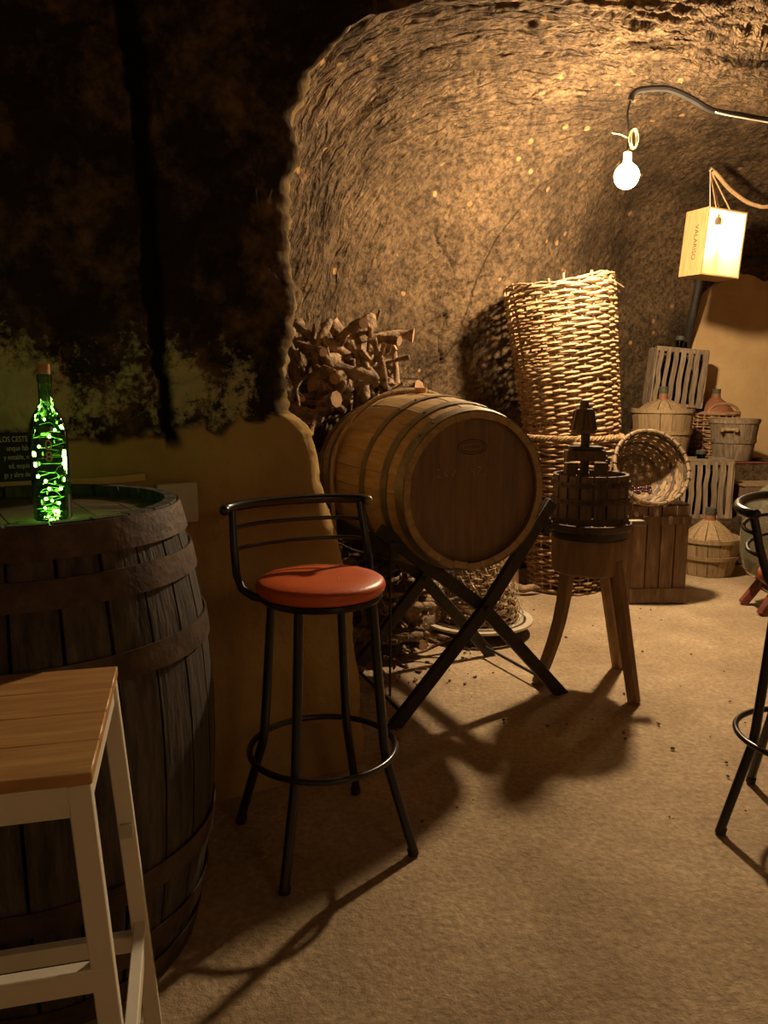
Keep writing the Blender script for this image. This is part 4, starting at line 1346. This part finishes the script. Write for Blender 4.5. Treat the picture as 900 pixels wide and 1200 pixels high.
# ================================================================== VINE WOOD HEAP
def gnarly(rng, L, r, knob=0.38):
    n = 12
    pts = []; rs = []
    p = Vector((-L / 2, 0, 0)); d = Vector((1, 0, 0))
    bend = rng.uniform(-0.16, 0.16); bend2 = rng.uniform(-0.12, 0.12)
    for i in range(n):
        pts.append(p.copy())
        rs.append(r * (1.12 - 0.45 * i / n) * rng.uniform(1 - knob, 1 + knob))
        d = (d + Vector((0, bend + rng.uniform(-.24, .24), bend2 + rng.uniform(-.24, .24)))).normalized()
        p = p + d * (L / (n - 1))
    mid = sum(pts, Vector()) / n
    return [q - mid for q in pts], rs

def make_branches():
    rng = random.Random(42)
    N = 200
    kinds = []
    for k in range(26):
        big = k % 4 == 0
        L = rng.uniform(0.34, 0.58) if not big else rng.uniform(0.30, 0.50)
        r = rng.uniform(0.013, 0.026) if not big else rng.uniform(0.030, 0.046)
        if k % 7 == 3: r = 0.009; 
        pts, rs = gnarly(rng, L, r)
        kinds.append((pts, rs, r))
    protos = []
    for (pts, rs, r) in kinds:
        mb = MB().tube(pts, rs, 8)
        ends = [mb.f.pop(), mb.f.pop()]
        # a stub or two
        for q in range(rng.choice((1, 1, 2, 3))):
            i = rng.randint(2, 9)
            dd = Vector((rng.uniform(-.4, .6), rng.uniform(-1, 1), rng.uniform(-1, 1))).normalized()
            l = rng.uniform(2.5, 5.5) * r
            mb.tube([pts[i], pts[i] + dd * l * 0.6, pts[i] + dd * l + Vector((l * 0.25, 0, 0))], [rs[i] * 0.75, rs[i] * 0.6, rs[i] * 0.4], 6)
        me_o = mb.build('vine_branch', 'branch', None, smooth=50)
        cuts = []
        for e in ends:
            cut = MB(); cut.v = [mb.v[i] for i in e]; cut.f = [tuple(range(8))]
            cuts.append(cut.build('cut_end', 'cut', me_o, smooth=0))
        protos.append((me_o, cuts, pts))
    used = set()
    def place(k, loc, rotq):
        me_o, cuts, pts = protos[k]
        if k not in used:
            used.add(k); o = me_o
        else:
            o = me_o.copy(); C.objects.link(o)
            for c_o in cuts:
                c = c_o.copy(); C.objects.link(c); c.parent = o
        o.rotation_mode = 'QUATERNION'
        o.location = loc; o.rotation_quaternion = rotq
        rk = kinds[k][2]
        look = 'thick knotty' if rk > 0.027 else ('slender gnarled' if rk < 0.018 else 'crooked')
        where = ('at the top of' if loc[2] > 1.15 else 'in the middle of' if loc[2] > 0.55 else 'low in') + ' the woodpile behind the oak barrel'
        tag(o, look + ' dry vine branch ' + where, 'branch', 'heap of vine branches')
    bc = head_c - axis * (BL / 2)
    def clear(pp):
        """keeps a branch out of the barrel, the trestle and the rock"""
        for p in pp:
            d = p - bc; al = d.dot(axis)
            if abs(al) < BL / 2 + 0.06 and (d - axis * al).length < 0.405: return False
            e = p - Vector((0.40, 3.05, 0)); ey = -e.dot(axis); ex = e.dot(side)
            if abs(ex) < 0.44 and -0.1 < ey < 0.63 and p.z < 0.85: return False
            if p.x < -0.50 - 0.0 * p.z or p.z < 0.02: return False
            dx, dy = p.x - NC[0], p.y - NC[1]
            r_ = niche_r1(math.atan2(dy, dx) % (2 * PI))
            if math.hypot(dx, dy) > r_ * (1 - min(0.99, p.z / APEX) ** 3) ** (1 / 3) - 0.10: return False
            if (p - Vector((0.50, 4.10, p.z))).length < 0.33 and p.z < 0.5: return False
        return True
    # the heap leans into the left corner of the niche: layer after layer of crossing branches
    cx, cy = -0.40, 4.15
    cnt = 0
    layers = 34
    for ly in range(layers):
        z = 0.035 + 1.50 * ly / (layers - 1)
        f = z / 1.75
        Rz = 0.78 * (1 - f) ** 0.62 + 0.16 * (1 - f * 0.2) + (0.10 if 0.5 < f < 0.9 else 0)
        m = max(6, int(11 * (0.45 + 0.75 * (1 - f))))
        for j in range(m):
            a = R(-100) + R(165) * (j + rng.random()) / m
            rr = Rz * rng.uniform(0.62, 0.98)
            x = cx + rr * math.cos(a) * 0.85; y = cy + rr * math.sin(a) * 0.95
            x = max(x, -0.42)
            if y > 4.95: y = 4.95 - rng.random() * 0.2
            for tries in range(12):
                k = rng.randrange(26)
                yaw = rng.uniform(0, 2 * PI)
                tilt = rng.uniform(-0.35, 0.35) if rng.random() < 0.75 else rng.uniform(-1.0, 1.0)
                zz = max(z, 0.05 + abs(math.sin(tilt)) * 0.25)
                q = Quaternion((0, 0, 1), yaw) @ Quaternion((0, 1, 0), tilt) @ Quaternion((1, 0, 0), rng.uniform(0, 6.28))
                if clear([q @ p + Vector((x, y, zz)) for p in protos[k][2]]):
                    place(k, (x, y, zz), q); cnt += 1
                    break
    # loose bits at the foot of the heap
    for (x, y, k) in ((0.10, 3.68, 3), (0.28, 3.86, 10), (0.02, 3.55, 17), (-0.05, 3.75, 5), (0.16, 3.98, 8)):
        q = Quaternion((0, 0, 1), rng.uniform(0, 6))
        place(k, (x, y, 0.03), q)
    for k in range(26):
        if k not in used:
            for c_o in protos[k][1]: bpy.data.objects.remove(c_o, do_unlink=True)
            bpy.data.objects.remove(protos[k][0], do_unlink=True)
    return cnt
make_branches()

def make_twig():
    rng = random.Random(5)
    pts = [Vector((-0.12, 0, 0.03)), Vector((-0.06, 0.01, 0.045)), Vector((0.0, -0.01, 0.035)), Vector((0.06, 0.0, 0.045)), Vector((0.11, 0.02, 0.03))]
    o = MB().tube(pts, [0.022, 0.032, 0.026, 0.024, 0.010], 8).tube([pts[1], pts[1] + Vector((-.03, -.02, .03))], [0.015, 0.008], 6).build('vine_stump', 'branch', smooth=50)
    tag(o, 'short knotty vine stump lying on the floor before the brown board', 'stump')
    o.location = (0.89, 4.86, 0.0)
    crumbs = MB()
    for k in range(70):
        x = rng.uniform(-0.1, 1.6); y = rng.uniform(2.2, 4.6); s = rng.uniform(0.003, 0.009)
        crumbs.box((x, y, s * 0.3), (s * rng.uniform(.8, 2), s, s * 0.7), Matrix.Rotation(rng.uniform(0, 3), 3, 'Z'))
    for k in range(60):
        x = rng.uniform(0.0, 0.45); y = rng.uniform(3.3, 4.0); s = rng.uniform(0.004, 0.012)
        crumbs.box((x, y, s * 0.3), (s * rng.uniform(.8, 3), s, s * 0.7), Matrix.Rotation(rng.uniform(0, 3), 3, 'Z'))
    o = crumbs.build('wood_crumbs', 'branch'); o['kind'] = 'stuff'
    tag(o, 'crumbs of bark and grit scattered on the floor', 'debris')
make_twig()

# ================================================================== LAMPS AND CABLES
def smooth_path(pts, n=8):
    pts = [Vector(p) for p in pts]
    out = []
    P = [pts[0] * 2 - pts[1]] + pts + [pts[-1] * 2 - pts[-2]]
    for i in range(1, len(P) - 2):
        for k in range(n):
            t = k / n
            a, b, c, d = P[i - 1], P[i], P[i + 1], P[i + 2]
            out.append(0.5 * ((2 * b) + (c - a) * t + (2 * a - 5 * b + 4 * c - d) * t * t + (3 * b - a - 3 * c + d) * t ** 3))
    out.append(pts[-1])
    return out

def make_bulb():
    t = thing('pendant_bulb', 'bare glowing globe bulb hanging on a black cable from the vault', 'lamp', BULB_POS)
    prof = [(0.0005, -0.063), (0.022, -0.059), (0.043, -0.046), (0.057, -0.026), (0.063, 0.0), (0.0605, 0.018), (0.053, 0.034), (0.042, 0.047), (0.029, 0.057), (0.023, 0.064), (0.0005, 0.066)]
    MB().lathe(prof, 28).build('globe', 'bulb', t, smooth=60)
    MB().lathe([(0.0005, 0.064), (0.021, 0.064), (0.021, 0.115), (0.012, 0.122), (0.0005, 0.122)], 20).build('socket', 'socket', t)
    L = lambda p: Vector(p) - BULB_POS
    MB().tube(smooth_path([L((1.26, 4.30, 2.50)), L((1.258, 4.30, 2.60)), L((1.250, 4.30, 2.68)), L((1.262, 4.30, 2.755))]), 0.006, 6).build('drop_cord', 'black', t)
    coil = MB()
    rng = random.Random(3)
    for k in range(4):
        c = L((1.285, 4.29, 2.565)); rr = 0.032 + 0.01 * rng.random(); ph = rng.uniform(-1.1, 1.1)
        pts = [c + Vector((rr * 0.75 * math.cos(a) * math.cos(ph), rr * 0.75 * math.cos(a) * math.sin(ph), 1.3 * rr * math.sin(a))) for a in np.linspace(0, 2 * PI, 20, endpoint=False)]
        coil.tube(pts, 0.0013, 5, closed=True)
    coil.tube([L((1.26, 4.30, 2.57)), L((1.22, 4.29, 2.585)), L((1.17, 4.28, 2.59))], 0.0014, 5)
    coil.build('wire_coil', 'wire_yellow', t)
    cb = MB().tube(smooth_path([(1.262, 4.30, 2.75), (1.275, 4.30, 2.785), (1.32, 4.30, 2.805), (1.456, 4.32, 2.815), (1.60, 4.38, 2.79), (1.741, 4.45, 2.755), (1.95, 4.55, 2.76), (2.157, 4.65, 2.765), (2.7, 4.8, 2.74)]), 0.016, 8)
    o = cb.build('ceiling_cable', 'black')
    tag(o, 'thick black cable running along the vault to the bare bulb', 'cable')
    o = MB().tube(smooth_path([(1.75, 4.42, 2.735), (1.85, 4.47, 2.735), (1.95, 4.52, 2.738), (2.157, 4.62, 2.742), (2.7, 4.78, 2.71)]), 0.0042, 6).build('white_cord', 'wire_white')
    tag(o, 'thin white cord running under the black ceiling cable', 'cord')
make_bulb()

def make_box_lamp():
    # wine case hung on cords, open towards the viewer, its own bulb inside
    W, D, H = 0.31, 0.23, 0.44
    c = Vector((2.275, 5.70, 2.06))
    yaw = R(18)
    t = thing('wine_case_lamp', 'hanging wooden wine case open at the front with a lit bulb inside', 'lamp', c, (R(2), R(3.5), yaw))
    th = 0.012
    MB().box((-W / 2, 0, H / 2), (th, D, H)).build('side_board', 'pine', t, bevel=0.001)
    MB().box((W / 2, 0, H / 2), (th, D, H)).build('side_board', 'pine', t, bevel=0.001)
    MB().box((0, 0, th / 2), (W - th, D, th)).build('bottom_board', 'pine', t, bevel=0.001)
    MB().box((0, 0, H - th / 2), (W - th, D, th)).build('top_board', 'pine', t, bevel=0.001)
    for k in range(3):
        bw = (W - th) / 3
        MB().box((-W / 2 + th / 2 + bw * (k + 0.5), D / 2 - 0.004, H / 2), (bw - 0.003, 0.008, H - 2 * th)).build('back_board', 'pine', t, bevel=0)
    o = text_mesh('VALARISO', 0.052, 'burnt_lettering', 'dark_ink', t, 0.0003, None, 'CENTER',
                  Matrix.Translation((-W / 2 - th / 2 - 0.0005, 0.0, H / 2)) @ Matrix.Rotation(R(-90), 4, 'Z') @ Matrix.Rotation(R(90), 4, 'X') @ Matrix.Rotation(R(-90), 4, 'Z'))
    o['label'] = 'burnt lettering running down the side board'
    MB().tube([(0.02, 0.0, H - th), (0.02, 0.0, H - 0.03)], 0.006, 6).build('lamp_cord', 'black', t)
    MB().lathe([(0.0005, H - 0.085), (0.022, H - 0.085), (0.022, H - 0.041), (0.014, H - 0.03), (0.0005, H - 0.03)], 18, c=(0.02, 0, 0)).build('socket', 'black_matt', t)
    MB().sphere((0.02, 0.0, H - 0.135), 0.045, 20, 12, 1.15).build('globe', 'box_bulb', t, smooth=60)
    hook = Vector((2.235, 5.68, 2.775))
    mw = Matrix.Translation(c) @ t.rotation_euler.to_matrix().to_4x4()
    inv = mw.inverted()
    for (x, y, m, r) in ((-W / 2, -D / 2, 'wire_white', 0.003), (0.0, 0.0, 'rope', 0.005), (0.05, 0.03, 'rope', 0.005), (0.11, -0.02, 'rope', 0.005)):
        MB().tube([inv @ hook, Vector((x, y, H))], r, 6).build('hanging_cord', m, t)
    o = MB().tube(smooth_path([(2.235, 5.68, 2.78), (2.30, 5.70, 2.74), (2.40, 5.75, 2.67), (2.53, 5.78, 2.595), (2.62, 5.79, 2.565), (2.72, 5.8, 2.56), (3.1, 5.9, 2.63)]), 0.014, 8).build('tan_rope', 'rope')
    tag(o, 'thick tan rope sagging along the rock from the hook of the hanging case', 'rope')
    o = MB().tube(smooth_path([(2.235, 5.69, 2.80), (2.235, 5.68, 2.765), (2.25, 5.67, 2.77)]), 0.006, 6).build('ceiling_hook', 'black_matt')
    tag(o, 'small iron hook in the vault holding the hanging wine case', 'hook')
make_box_lamp()

def make_hose():
    pts = smooth_path([(2.62, 6.62, 2.35), (2.585, 6.62, 2.22), (2.575, 6.66, 2.05), (2.565, 6.72, 1.85), (2.575, 6.84, 1.60), (2.60, 6.85, 1.2)])
    o = MB().tube(pts, 0.036, 12).build('black_hose', 'black_matt')
    tag(o, 'thick black hose hanging down the rock behind the leaning slatted crate', 'hose')
    o = MB().tube([(2.95, 6.70, 2.335), (3.9, 6.70, 2.335)], 0.036, 12).build('wall_pipe', 'black_matt')
    tag(o, 'black pipe jutting along the ochre wall beside the hanging wine case', 'pipe')
make_hose()
